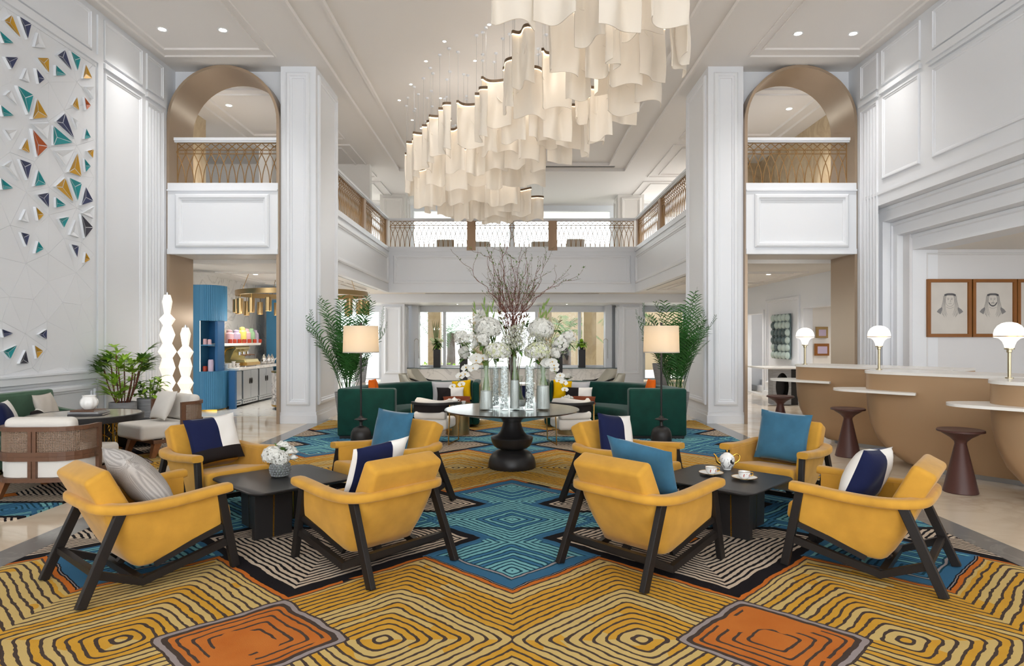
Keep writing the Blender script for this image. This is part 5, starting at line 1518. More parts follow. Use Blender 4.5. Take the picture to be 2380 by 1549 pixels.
for src_, fx in ((TRI, lambda a,b: wl(a/2.5,b/2.5)),(TR2, lambda a,b: wl(a/3.52,560+b/3.52))):
    for row in src_.split('|'):
        c_, *ps = row.split(); P_ = [fx(*map(float,p.split(','))) for p in ps]
        P_ = [Vector((.054,p.y,p.z)) for p in P_]
        lens = [(P_[(i+1)%3]-P_[(i+2)%3]).length for i in range(3)]
        C = sum((P_[i]*lens[i] for i in range(3)),Vector())/sum(lens); C.x = .03       # recessed apex at the incentre
        mb = MB()
        for i in range(3):
            a, b = P_[i], P_[(i+1)%3]; g = (a+b+C)/3
            mb.cur = 0; q = [v+(g-v)*.085 for v in (a,b,C)]; mb.poly([v+Vector((.003,0,0)) for v in q])
            mb.cur = 1; mb.poly([a,b,C])
            a2, b2 = a+(a-C)*.03, b+(b-C)*.03; a2.x = b2.x = .008
            mb.poly([a,b,b2,a2])
        o = mb.build('triangle_inset', [M[CM[c_]], M['white']], t, smooth=False, weld=False)
        o['label'] = CN[c_]+' triangle inset'
# ================================================================== COFFEE BAR
t = thing('display_cabinet', 'tall blue fluted cabinet with open niches beside the left arch', 'cabinet', (-7.06,14.75,0))
def flute(z0, z1):
    """block with a quarter round, ribbed front corner"""
    mb = MB(); P_ = [(.022,-.22),(.06,-.22)]
    for k in range(61):
        a = R(-90+90*k/60); rib = .010*abs(math.sin(k/60*PI*12))
        r_ = .42+rib; P_.append((.10+r_*math.cos(a)*.76, .2+r_*math.sin(a)))
    P_ += [(.42,.30),(.022,.30)]
    return mb.prism(P_, z0, z1)
MB().bx(-.385,.02,-.222,.35,0,2.86).build('side_panel', M['cafe'], t, smooth=False)
flute(.04,.90).build('lower_cabinet', M['cafe'], t, smooth=False); flute(2.05,2.86).build('upper_cabinet', M['cafe'], t, smooth=False)
MB().bx(.022,.355,.241,.30,.902,2.048).build('niche_back', M['cafed'], t, smooth=False)
MB().bx(.30,.36,-.06,.239,.902,2.048).build('niche_side', M['cafed'], t, smooth=False)
MB().bx(.022,.296,-.2,.238,1.485,1.51).build('shelf', M['cafe'], t, smooth=False)
MB().bx(.03,.40,-.18,.28,0,.04).build('plinth', M['gold'], t, smooth=False)
mb = MB(); mb.bx(.022,.03,-.2,-.19,.902,2.048); o = mb.build('light_strip', M['led'], t, smooth=False)
t = thing('wall_shelf', 'long white wall shelf carrying the pastel jars', 'shelf', (-7.15,16.0,0))
MB().bx(-.28,.36,-1.05,1.45,1.47,1.53).build('board', M['quartz'], t, smooth=False)
def jar(lb, x, y, z, r_, h, m, name='jar', grp='pastel jars on the wall shelf', lid=True):
    t = thing(name, lb, 'jar', (x,y,z), 0, grp)
    MB().lathe([(0,0),(r_*.95,0),(r_,.01),(r_,h*.68),(r_*.62,h*.80),(r_*.62,h*.86),(0,h*.86)],20).build('body', m, t)
    if lid: MB().lathe([(0,h*.86),(r_*.68,h*.86),(r_*.66,h*.93),(r_*.2,h),(0,h)],20).build('lid', m, t)
    return t
JX = -6.98
for px, m, lb, h in ((533,'pink','pink jar beside the gold urn on the bar shelf',.34),(549,'lilac','lilac jar second from the gold urn on the bar shelf',.34),(563,'lime','pale yellow jar in the middle of the bar shelf',.42),(573,'pink','pink jar between the yellow and green jars',.38),(583,'mint','pale green jar on the bar shelf',.40),(592,'lilac','lilac jar at the far end of the bar shelf row',.36)):
    Y = JX*F/(px-CXP); jar(lb, JX, Y, 1.53, .105, h, M[m])
Y = JX*F/(514-CXP)-.15
t = thing('urn', 'large gold urn at the near end of the bar shelf', 'urn', (JX,15.3,1.53))
MB().lathe([(0,0),(.15,0),(.16,.02),(.165,.25),(.15,.36),(.10,.42),(.06,.43),(0,.43)],26).build('body', mat('gold_leaf',(186,146,66),.4,.8,bump=.3,bs=60), t)
for i, px in enumerate((535,545,557,568,580,592,604)):
    X_ = -6.86; Y = X_*F/(px-CXP-0)
    o = MB().lathe([(0,0),(.048,0),(.05,.005),(.05,.085),(.046,.09),(.046,.10),(0,.10)],16).build('tin', M['red'], loc=(X_,Y,1.53)); tag(o, 'small red tin in the front row of the bar shelf', 'tin', 'red tins on the bar shelf')
for x, y, z, r_, h, m, lb in ((-6.95,14.62,1.51,.045,.13,'pink','pink canister on the middle niche shelf'),(-6.85,14.62,1.51,.04,.12,'pink','pink canister at the right edge of the niche shelf'),(-6.84,14.66,.90,.06,.27,'lilac','tall lilac canister at the bottom of the niche'),(-6.97,14.66,.90,.05,.12,'red','red tin at the bottom of the niche')):
    o = MB().lathe([(0,0),(r_,0),(r_,h*.85),(r_*.8,h),(0,h)],18).build('canister', M[m], loc=(x,y,z)); tag(o, lb, 'canister')
# counter and fridges
def counter_box(nm, lb, cat, y0, y1, x0=-7.4, x1=-6.5, z0=.0, z1=.88):
    return thing(nm, lb, cat, ((x0+x1)/2,(y0+y1)/2,0))
t = thing('worktop', 'long marble bar worktop along the left wall', 'worktop', (-6.95,17.2,0)); MB().bx(-.48,.50,-1.95,2.2,.89,.94).build('slab', M['carrara'], t, smooth=False)
for i, (y0, y1, lb) in enumerate(((15.1,15.55,'stainless fridge with one door nearest the blue cabinet'),(15.6,16.55,'stainless double door fridge in the middle under the bar counter'),(16.6,17.6,'stainless double door fridge farthest along the bar counter'))):
    t = thing('fridge', lb, 'fridge', (-6.95,(y0+y1)/2,0)); L2 = (y1-y0)/2
    MB().bx(-.4,.42,-L2,L2,.06,.885).build('body', M['cafe'] if i == 0 else M['steel'], t, smooth=False)
    nd = 1 if i == 0 else 2
    for d in range(nd):
        a = -L2+.015+(2*L2-.03)*d/nd; b = a+(2*L2-.03)/nd-.012
        o = MB().bx(.42,.45,a,b,.18,.87).build('door', M['steel'], t, smooth=False, bevel=.004)
        if nd == 2:
            yc = b-.05 if d == 0 else a+.05
            MB().sph((.455,yc,.60),.014,.035,.075,14,8).build('handle', M['dark'], o)
    MB().bx(.41,.44,-L2+.02,L2-.02,.06,.16).build('vent_strip', M['steel'], t, smooth=False)
    mb = MB()
    for k in range(8): y_ = -L2+.08+k*(2*L2-.16)/8; mb.bx(.439,.443,y_,y_+.04,.09,.12)
    mb.build('vent_slots', M['dark'], t, smooth=False)
MB()
t = thing('cabinet', 'slim blue cabinet panel between the fluted cabinet and the fridges', 'cabinet', (-6.52,15.05,0)); MB().bx(-.06,.08,-.05,.05,0,.9).build('panel', M['cafed'], t, smooth=False)
t = thing('cabinet', 'tall blue cabinet at the far end of the coffee bar', 'cabinet', (-6.93,19.1,0)); MB().bx(-.15,.48,-.5,.4,0.95,2.75).build('body', M['cafe'], t, smooth=False); MB().bx(.3,.46,-.52,-.50,.97,2.7).build('door', M['cafed'], t, smooth=False); MB().bx(.40,.42,-.53,-.52,1.1,2.1).build('light_strip', M['led'], t, smooth=False); MB().bx(-.5,.46,.32,.4,0,.89).build('base', M['cafe'], t, smooth=False)
# espresso machine (front faces +x)
t = thing('espresso_machine', 'large brass espresso machine on the bar counter', 'coffee machine', (-6.9,16.45,.94))
mb = MB(); P_ = [(-.30,.10),(-.30,.50),(.02,.52),(.06,.46),(-.02,.36),(-.08,.20),(.26,.18),(.30,.10)]
mb.loft([[(x,-.42,z) for x,z in P_],[(x,.42,z) for x,z in P_]]); mb.build('body', mat('pale_brass',(206,190,132),.25,.8), t, smooth=False, bevel=.015)
MB().bx(-.05,.32,-.42,.42,.03,.11).build('drip_tray', M['brass'], t, smooth=False)
for s in (-.25,0,.25):
    mb = MB(); mb.lathe([(0,.29),(.045,.29),(.045,.37),(0,.37)],16,(.06,s,0)); o = mb.build('brew_head', M['chrome'], t)
    MB().tube([(.08,s,.30),(.24,s,.285)],[.011,.015],8).build('handle', M['walnut'], o)
for k in range(2): MB().tube(crom([(-.02,-.44+.88*k,.48),(-.2,-.44+.88*k,.42),(-.26,-.44+.88*k,.22)],5),.014,6).build('side_trim', M['gold'], t)
for a in (-.35,.35):
    for b in (-.22,.25): MB().cyl((b,a),.025,0,.04,10).build('foot', M['chrome'], t)
rn = random.Random(9)
for k in range(9):
    y = 15.0+.11*k; x = -6.75-.12*(k % 2)
    for lv in range(2 if k % 3 else 3):
        o = MB().lathe([(0,0),(.03,0),(.052,.05),(.049,.05),(.028,.006),(0,.006)],14).build('coffee_cup', M['porcelain'], loc=(x+rn.uniform(-.01,.01),y,.94+.05*lv)); tag(o, 'small white cup stacked on the bar counter', 'cup', 'white cups on the bar counter')
for k, (y, lb) in enumerate(((17.55,'nearest silver coffee pot beside the espresso machine'),(17.9,'second silver coffee pot on the bar counter'),(18.15,'farthest silver coffee pot on the bar counter'))):
    t = thing('coffee_pot', lb, 'pot', (-6.75,y,.94), 0, 'silver coffee pots')
    MB().lathe([(0,0),(.05,0),(.06,.02),(.085,.08),(.07,.15),(.04,.19),(.045,.21),(.02,.24),(.012,.27),(0,.28)],18).build('body', M['chrome'], t)
    MB().tube(crom([(.06,-.02,.08),(.12,-.03,.15),(.15,-.04,.20)],4),[.014]*5+[.008]*4,6).build('spout', M['chrome'], t)
t = thing('bar_island', 'round white marble bar island with gold bands', 'counter', (-5.02,15.25,0))
MB().lathe([(0,.10),(.60,.10),(.62,.12),(.62,.86),(0,.86)],48).build('body', M['carrara2'], t, ang=30)
MB().lathe([(0,.86),(.63,.86),(.63,.89),(0,.90)],48).build('top_band', M['gold'], t, ang=30); MB().lathe([(.5,.08),(.625,.08),(.625,.12),(.5,.12)],48).build('bottom_band', M['gold'], t, ang=30)
MB().lathe([(0,0),(.55,0),(.55,.08),(0,.08)],48).build('plinth', M['dark'], t, ang=30)
t = thing('ring_chandelier', 'brass ring fixture with hanging cylinder lights over the bar', 'ceiling light', (-5.25,16.2,0))
rx, ry = 1.58, 1.35; pth = [(rx*math.cos(2*PI*k/48), ry*math.sin(2*PI*k/48), 2.76) for k in range(48)]
mb = MB(); mb.sweep(pth,[(-.025,-.06),(.025,-.06),(.025,.06),(-.025,.06)],closed_path=True); mb.build('ring', M['brassd'], t, ang=30)
for k in range(20):
    a = 2*PI*k/20+.08; c = (rx*math.cos(a), ry*math.sin(a))
    o = MB().lathe([(.072,2.24+.02*(k % 3)),(.072,2.60),(.0,2.60)],18,(c[0],c[1],0)).build('cylinder_shade', M['brassd'], t)
    mb = MB(); mb.lathe([(0,2.29),(.064,2.29),(.064,2.30),(0,2.30)],14,(c[0],c[1],0)); mb.build('lens', M['glow'], o)
    MB().tube([(c[0],c[1],2.6),(c[0],c[1],2.72)],.006,5).build('stem', M['brass'], o)
for k in range(5):
    a = 2*PI*k/5+.4; L_ = bpy.data.lights.new('bar_pendant_light','POINT'); L_.energy = 11; L_.color = (1,.94,.86); L_.shadow_soft_size = .07
    o = bpy.data.objects.new('bar_pendant_light',L_); COL.objects.link(o); o.parent = t; o.location = (rx*math.cos(a),ry*math.sin(a),2.14)
for k in range(4): a = PI/4+PI/2*k; MB().tube([(rx*math.cos(a),ry*math.sin(a),2.8),(rx*.9*math.cos(a),ry*.9*math.sin(a),3.2)],.006,5).build('chain', M['brass'], t)

# ================================================================== RECEPTION
def desk(label, x, y, rz):
    """long side runs along +x from the rounded nose at x=0; guest side faces -y"""
    t = thing('reception_desk', label, 'desk', (x,y,0), rz, 'bronze reception desks')
    Lk, W = 2.35, .86
    def outline(n0, front, wd):
        P_ = []
        for k in range(17):
            a = R(90+180*k/16); e = .62
            P_.append((n0+.55+.55*math.copysign(abs(math.cos(a))**e,math.cos(a)), front+wd/2+wd/2*math.copysign(abs(math.sin(a))**.8,math.sin(a))))
        return P_+[(Lk,front),(Lk,front+wd)]
    lv = [(1.19,0,0,W),(.92,.0,0,W),(.90,.005,.0,W),(.72,.015,.005,W-.01),(.52,.06,.015,W-.03),(.34,.14,.035,W-.07),(.20,.26,.06,W-.12),(.10,.40,.085,W-.17),(.06,.47,.10,W-.2)]
    mb = MB(); mb.loft([[(a,b,z) for a,b in outline(n0,fr,wd)] for z,n0,fr,wd in lv]); mb.build('body', M['desk'], t, ang=45)
    mb = MB(); mb.loft([[(a,b,z) for a,b in outline(.60,.13,W-.26)] for z in (0,.06)]); mb.build('plinth', M['steel'], t, ang=45)
    mb = MB(); mb.loft([[(a,b,z) for a,b in outline(-.015,-.015,W+.03)] for z in (1.19,1.225)]); mb.build('top', M['quartz'], t, ang=45)
    mb = MB(); sh = [(-.22,-.12),(-.30,.02),(-.26,.2),(-.05,.42),(.2,.40),(.68,.0),(.74,-.10),(.70,-.17),(.1,-.19),(-.1,-.18)]
    mb.loft([[(a,b,z) for a,b in [(p.x,p.y) for p in crom([(u,v,0) for u,v in sh],3,True)]] for z in (.955,.985)]); mb.build('shelf', M['quartz'], t, ang=45)
    return t
DA = R(-52)
DP = [(4.50,10.55),(4.53,8.50),(4.72,6.52)]
DL = ['reception desk farthest from the camera, beside the bronze arch','middle reception desk with the bronze curved front','nearest reception desk at the right edge']
SL = ['brown conical stool at the farthest reception desk','brown conical stool at the middle reception desk','brown conical stool at the nearest reception desk']
LL = ['mushroom shaped glass lamp on the farthest reception desk','mushroom shaped glass lamp on the middle reception desk','mushroom shaped glass lamp on the nearest reception desk']
d0 = None
for (x,y), lb in zip(DP,DL):
    if d0 is None: d0 = desk(lb,x,y,DA)
    else: dup(d0,(x,y,0),DA,lb)
s0 = None
for (x,y), lb in zip(((4.56,10.97),(4.70,9.03),(4.81,6.92)),SL):
    if s0 is None:
        s0 = thing('stool', lb, 'stool', (x,y,0), 0, 'conical stools at the desks')
        MB().lathe([(0,0),(.158,0),(.165,.008),(.055,.52),(.06,.545),(.10,.585),(.17,.63),(.185,.645),(0,.645)],44).build('base', M['stool'], s0, ang=40)
        MB().lathe([(0,.645),(.20,.645),(.222,.652),(.222,.668),(.215,.675),(.17,.668),(0,.668)],44).build('seat', M['stool'], s0, ang=40)
    else: dup(s0,(x,y,0),0,lb)
l0 = None
for (px,Y), lb in zip(((1871,10.55),(2043,8.75),(2346,6.85)),LL):
    x = (px-CXP)*Y/F
    if l0 is None:
        l0 = thing('table_lamp', lb, 'lamp', (x,Y,1.225), 0, 'mushroom lamps on the desks'); l0.scale = (.84,.84,.91)
        MB().lathe([(0,0),(.045,0),(.045,.012),(.02,.014),(.02,.30),(.03,.305),(.03,.335),(.055,.34),(.055,.355),(0,.355)],24).build('stem', M['nickel'], l0)
        MB().lathe([(.05,.355),(.055,.38),(.075,.43),(.11,.465),(.165,.478),(.165,.487),(0,.487)],36).build('lower_glass', M['opal'], l0)
        MB().lathe([(0,.495),(.165,.495),(.167,.52),(.155,.57),(.125,.615),(.08,.645),(.03,.657),(0,.658)],36).build('upper_glass', M['opal'], l0)
        MB().lathe([(0,.487),(.169,.487),(.169,.496),(0,.496)],36).build('band', M['brass'], l0)
    else: dup(l0,(x,Y,1.225),0,lb)
# framed drawings
def portrait(label, px0, px1, beard, seed):
    YP = 11.40; x0, x1 = (px0-CXP)*YP/F, (px1-CXP)*YP/F
    zt, zb = EYE-(649-HZ)*YP/F, EYE-(784-HZ)*YP/F
    t = thing('framed_drawing', label, 'picture', ((x0+x1)/2,YP,zb), 0, 'framed pencil drawings on the recess wall')
    w, h = (x1-x0)/2, zt-zb
    mb = MB(); mb.ring((0,.04,0),(1,0,0),(0,0,1),(0,-1,0),-w,w,0,h,[(0,0),(0,.05),(.055,.05),(.06,.02)]); mb.build('frame', M['frame'], t, smooth=False)
    MB().bx(-w+.05,w-.05,.02,.04,.05,h-.05).build('paper', M['paper'], t, smooth=False)
    d = [0.0195]
    def pg(mb, pts, y): mb.poly([(u,y,v) for u,v in pts])
    c = .5*h; fx = .02*(-1)**seed
    mk = lambda u, v: (u+fx, v+c)
    for s in (-1,1):
        sh = MB(); pg(sh,[mk(s*a,b) for a,b in ((.235,-.065),(.20,-.02),(.14,.02),(.135,-.02),(.165,-.11))],.0185); sh.build('robe_shading', M['pencil'], t, smooth=False)
    cl = MB()
    for s in (-1,1):
        for k in range(6):
            u = .07+.016*k; cl.tube(crom([(s*(.055+.012*k)+fx,.018,c+.25-.006*k),(s*(.085+.008*k)+fx,.018,c+.12),(s*(u+.01)+fx,.018,c-.02),(s*(u-.02)+fx,.018,c-.12-.01*((k*3) % 5))],4),.0016,4)
    cl.tube(crom([(-.07+fx,.018,c+.02),(fx,.018,c-.005),(.07+fx,.018,c+.02)],4),.002,4)
    cl.build('headcloth_lines', M['pencil'], t)
    fa = MB(); pg(fa,[mk(.078*math.cos(R(a)),.13+.098*math.sin(R(a))*(1 if math.sin(R(a)) > 0 else 1.05)) for a in range(0,360,15)],.0186); fa.build('face', M['paper'], t, smooth=False)
    ln = MB()
    ln.tube(crom([(.08*math.cos(R(a))+fx,.018,c+.13+.10*math.sin(R(a))) for a in range(165,376,15)],2),.0018,4)
    for s in (-1,1):
        ln.tube([(s*.05+fx,.018,c+.172),(s*.03+fx,.018,c+.178),(s*.014+fx,.018,c+.17)],.0032,4)
        ln.tube([(s*.045+fx,.018,c+.152),(s*.03+fx,.018,c+.157),(s*.018+fx,.018,c+.151)],.0028,4); ln.sph((s*.031+fx,.0185,c+.151),.006,.001,.005,8,4)
    ln.tube(crom([(.008+fx,.018,c+.155),(.012+fx,.018,c+.12),(.016+fx,.018,c+.108),(-.012+fx,.018,c+.105)],3),.0018,4)
    ln.tube(crom([(-.026+fx,.018,c+.078),(fx,.018,c+.074),(.026+fx,.018,c+.08)],3),.0026,4)
    ln.build('face_lines', M['pencil'], t)
    if beard:
        bd = MB(); O_ = [mk(.078*math.cos(R(a)),.13+.103*math.sin(R(a))) for a in range(190,351,10)]; I_ = [mk(.052*math.cos(R(a)),.10+.048*math.sin(R(a))) for a in range(350,189,-10)]
        for k in range(len(O_)-1):
            a, b = O_[k], O_[k+1]; e, f = I_[len(I_)-1-k], I_[len(I_)-2-k]; pg(bd,[a,b,f,e],.0182)
        bd.tube([(-.03+fx,.018,c+.092),(fx,.018,c+.097),(.03+fx,.018,c+.092)],.004,4); bd.build('beard', M['pencild'], t, smooth=False)
    bn = MB()
    for z in (.222,.24): bn.tube(crom([(-.098+fx,.018,c+z-.004),(-.05+fx,.016,c+z+.012),(fx,.016,c+z+.014),(.05+fx,.016,c+z+.012),(.098+fx,.018,c+z-.004)],4),.0085,6)
    bn.build('head_band', M['pencild'], t)
    return t
portrait('framed pencil drawing of a clean shaven man in a headcloth', 2156,2258,False,0)
portrait('framed pencil drawing of a bearded man in a headcloth', 2261,2363,True,1)
portrait('framed pencil drawing cut off by the right edge', 2365,2467,True,0)
# hall beyond the right arch
t = thing('relief_panel', 'wall relief of scalloped tiles in seafoam and slate', 'wall art', (7.25,17.35,1.1))
MB().bx(-.03,.0,-.58,.58,0,1.2).build('backing', M['slate'], t, smooth=False)
rn = random.Random(8)
for r_ in range(6):
    for c_ in range(5):
        y = -.46+.232*c_; z = .1+.2*r_; dark = (r_ in (2,3) and c_ > 0) or (r_ == 4 and c_ == 4) or (r_ == 3) or (r_ == 1 and c_ > 2)
        dark = dark and rn.random() < .75
        mb = MB(); mb.sph((-.03,y,z),.07,.115,.10,12,8); mb.build('scallop_tile', M['slate'] if dark else M['sea'], t)
t = thing('console', 'stone console table with an oval hollow in its end', 'console table', (6.75,16.3,0))
MB().bx(-.62,.5,-.6,.6,.90,.935).build('top', M['quartz'], t, smooth=False)
mb = MB(); a_ = [(.16*math.cos(2*PI*k/32), .34*math.sin(2*PI*k/32)+.46) for k in range(32)]
O_ = []
for k in range(32):
    u, v = math.cos(2*PI*k/32), math.sin(2*PI*k/32); m_ = max(abs(u),abs(v)); O_.append((.22*u/m_, .46+.44*v/m_))
for k in range(32):
    j = (k+1) % 32
    mb.quad((O_[k][0]-.1,-.42,O_[k][1]),(O_[j][0]-.1,-.42,O_[j][1]),(a_[j][0]-.1,-.42,a_[j][1]),(a_[k][0]-.1,-.42,a_[k][1]))
    mb.cur = 1; mb.quad((a_[k][0]-.1,-.42,a_[k][1]),(a_[j][0]-.1,-.42,a_[j][1]),(a_[j][0]*.8-.1,-.25,a_[j][1]*.8+.09),(a_[k][0]*.8-.1,-.25,a_[k][1]*.8+.09)); mb.cur = 0
    mb.quad((O_[k][0]-.1,-.42,O_[k][1]),(O_[j][0]-.1,-.42,O_[j][1]),(O_[j][0]-.1,-.1,O_[j][1]),(O_[k][0]-.1,-.1,O_[k][1]))
mb.cur = 1; mb.poly([(a*.8-.1,-.25,b*.8+.09) for a,b in a_])
mb.build('end_block', [M['concrete'], M['dark']], t, smooth=False)
MB().bx(.12,.34,-.3,.3,0,.90).build('dark_leg', M['dark'], t, smooth=False)
for Y, z, w, h, m, lb in ((16.10,1.22,.36,.30,'frame','wooden framed notice on the foyer wall behind the reception lamp'),(16.10,1.66,.30,.28,'brassd','small brass framed sign higher on the foyer wall')):
    t = thing('wall_sign', lb, 'sign', (7.72,Y,z))
    MB().bx(-w/2,w/2,-.03,0,0,h).build('frame', M[m], t, smooth=False); MB().bx(-w/2+.07,w/2-.05,-.034,-.03,.05,h-.07).build('panel', M['lilac'], t, smooth=False)
t = thing('handrail', 'white handrail on the stair wall at the far right', 'handrail', (8.95,19.6,1.0)); mb = MB(); mb.bar((-.05,-.9,0),(-.05,.9,.55),.05,.05); mb.build('rail', M['white'], t, smooth=False); MB().tube([(0.05,-.5,.08),(-.05,-.5,.12)],.02,6).build('bracket', M['dark'], t)

# ================================================================== GALLERY SEATS
for i, (px, w_, h_) in enumerate(((1035,.42,.36),(1115,.5,.29),(1258,.5,.29),(1338,.42,.38))):
    x = (px-CXP)*22.6/F
    t = thing('gallery_chair', ('beige','beige','beige','beige')[i]+(' chair back behind the balcony railing, leftmost of four',' chair back behind the balcony railing, second from the left',' chair back behind the balcony railing, second from the right',' chair back behind the balcony railing, rightmost of four')[i], 'chair', (x,22.6,4.422), 0, 'chairs on the back balcony')
    mb = MB(); mb.rbox(w_/2+.1,.06,.25,.05,Matrix.Translation((0,0,h_+.08)) ); mb.build('backrest', M['beigecloth'], t)
    mb = MB(); mb.rbox(w_/2+.08,.28,.08,.04,Matrix.Translation((0,.38,.30))); mb.build('seat', M['beigecloth'], t)
    for a in (-1,1):
        for b in (0,.5): MB().cyl((a*w_/2,b),.02,0,.24,8).build('leg', M['walnut'], t)

# ================================================================== CEILING LIGHTS AND VENTS
def downlight(lb, x, y, z, r_, energy, grp, glow=True, spot=1.35):
    t = thing('downlight', lb, 'ceiling light', (x,y,z), 0, grp)
    MB().lathe([(r_*.72,-.004),(r_,-.008),(r_,0),(r_*.72,.0)],24).build('trim_ring', M['white'], t)
    MB().lathe([(0,-.004),(r_*.72,-.004),(r_*.72,-.001),(0,-.001)],20).build('lens', M['down'], t)
    if energy:
        L_ = bpy.data.lights.new('downlight_beam','SPOT'); L_.energy = energy; L_.spot_size = spot*1.5; L_.spot_blend = .9; L_.shadow_soft_size = .12; L_.color = (1,.97,.93)
        o = bpy.data.objects.new('downlight_beam',L_); COL.objects.link(o); o.parent = t; o.location = (0,0,-.03)
    return t
EB = 130
for px, py, lb in ((377,68,'outer ceiling downlight above the left side bay'),(518,70,'inner ceiling downlight above the left side bay'),(1855,78,'inner ceiling downlight above the right side bay'),(1983,78,'outer ceiling downlight above the right side bay')):
    Y = F*(CZ-EYE)/(HZ-py); downlight(lb,(px-CXP)*Y/F,Y,CZ,.085,EB,'side bay downlights')
for px, py, lb in ((532,245,'downlight on the gallery ceiling seen through the left arch'),(1834,253,'downlight on the gallery ceiling seen through the right arch')):
    Y = F*(CZ-EYE)/(HZ-py); downlight(lb,(px-CXP)*Y/F,Y,CZ,.085,260,'gallery downlights')
for px, py in ((1137,57),(1033,96),(990,142),(955,196),(928,233),(1104,141),(1250,28),(1467,37),(1458,92),(1024,228),(958,279),(979,298),(1274,379)):
    Y = F*(CZ+.16-EYE)/(HZ-py); downlight('tiny spotlight in the coffered ceiling around the pendant panels',(px-CXP)*Y/F,Y,CZ+.16,.04,60,'tiny coffer spotlights')
for s, nm in ((-1,'left'),(1,'right')):
    for y, q in ((15.6,'nearer'),(19.0,'farther')):
        downlight('%s downlight under the %s gallery ceiling' % (q,nm), s*6.2,y,3.2,.07,200,'low ceiling downlights')
    for y, q in ((20.5,'nearer'),(23.8,'farther')):  # extra downlights added to brighten the gallery
        downlight('%s added fill downlight over the %s gallery walkway' % (q,nm), s*5.6,y,CZ,.08,140,'added walkway downlights')
    downlight('downlight over the far corner on the %s' % nm, s*2.0,23.6,2.9,.06,90,'back downlights')
for x, y, lb in ((9.0,14.8,'downlight in the foyer behind the right hall wall'),):
    downlight(lb, 8.5,14.7,3.2,.07,130,None)
sbox('ceiling_foyer', 7.3, 9.7, 13, 16.3, 3.2, 3.4, M['warm']) if False else None
for x, lb in ((7.9,'recess downlight over the reception desks, left one'),(9.6,'recess downlight over the reception desks, right one')):
    downlight(lb, x, 9.3, 3.32, .07, 130, 'recess downlights')
def vent(lb, x0, x1, y0, y1, z):
    t = thing('air_vent', lb, 'vent', ((x0+x1)/2,(y0+y1)/2,z), 0, 'slot air vents'); hx, hy = (x1-x0)/2, (y1-y0)/2
    MB().bx(-hx,hx,-hy,hy,-.006,0).build('frame', M['concrete'], t, smooth=False); mb = MB()
    for k in range(3):
        if hx < hy: a = -hx+2*hx*(k+.5)/3; mb.bx(a-hx*.16,a+hx*.16,-hy*.99,hy*.99,-.008,-.006)
        else: a = -hy+2*hy*(k+.5)/3; mb.bx(-hx*.99,hx*.99,a-hy*.16,a+hy*.16,-.008,-.006)
    mb.build('slots', M['dark'], t, smooth=False)
vent('slot vent under the left balcony edge',-4.32,-4.14,14.6,20.6,3.2); vent('slot vent under the right balcony edge',4.14,4.32,14.6,20.6,3.2)
vent('long slot vent along the far end of the ceiling coffer',-2.6,3.2,20.02,20.16,CZ+.08)
vent('slot vent in front of the far beam',-3.0,3.0,22.2,22.3,3.2)

# ================================================================== PENDANT PANELS
def panel_variants():
    out = []
    rn = random.Random(31)
    for v in range(8):
        L_ = (.62,.78,.9,.7,.84,.66,.95,.74)[v]; amp = (.13,.17,.15,-.14,.19,-.15,-.17,.11)[v]; k = (1,.75,1,.8,.6,1,.9,.7)[v]; H = (.98,1.05,.92,1.0,.95,1.08,.98,.9)[v]
        ph = rn.uniform(0,2)
        n = 22; pl = [(L_*(i/n-.5), amp*math.sin(2*PI*k*i/n+ph)) for i in range(n+1)]
        my = sum(p[1] for p in pl)/len(pl); pl = [(a,b-my) for a,b in pl]
        out.append((L_,H,pl))
    return out
PV = panel_variants(); PMESH = {}
def thick(pl, d):
    o = []
    for i, p in enumerate(pl):
        a, b = pl[max(0,i-1)], pl[min(len(pl)-1,i+1)]; t = Vector((b[0]-a[0],b[1]-a[1])).normalized(); o.append((p[0]-t.y*d,p[1]+t.x*d))
    return o
def make_panel(v, hs):
    L_, H, pl = PV[v]; H *= hs*.84; pl = [(a*.6,b*.66) for a,b in pl]
    a, b = thick(pl,.006), thick(pl,-.006); n = len(pl)
    mb = MB(); rings = []
    nz = 7
    for i in range(n):
        bow = lambda z: .03*math.sin(PI*z)*math.sin(i*.55)+.012*math.sin(6*z+i*.3)
        slant = .025*math.sin(i*.3+v)
        A = [(a[i][0],a[i][1]+bow(k/nz),-(H+slant)*k/nz) for k in range(nz+1)]; B = [(b[i][0],b[i][1]+bow(k/nz),-(H+slant)*k/nz) for k in range(nz,-1,-1)]
        rings.append(A+B)
    mb.loft(rings)
    ra, rb = thick(pl,.02), thick(pl,-.02); rail = MB(); rail.loft([[(ra[i][0],ra[i][1],.0),(ra[i][0],ra[i][1],.05),(rb[i][0],rb[i][1],.05),(rb[i][0],rb[i][1],.0)] for i in range(n)])
    la, lb_ = thick(pl,.017), thick(pl,-.017); led = MB(); led.loft([[(la[i][0],la[i][1],-.014),(la[i][0],la[i][1],0),(lb_[i][0],lb_[i][1],0),(lb_[i][0],lb_[i][1],-.014)] for i in range(n)])
    # raised swirl on the sheet
    sw = MB(); pts = []
    for k in range(15):
        f = k/14; i = min(n-1,int((.12+.76*f)*(n-1))); zz = H*(.28+.20*math.sin(PI*f*1.2+v)); pts.append((a[i][0],a[i][1]+.004,-zz))
    sw.tube(crom(pts,2),.006,5)
    return mb, rail, led, sw, pl
PROTO = {}
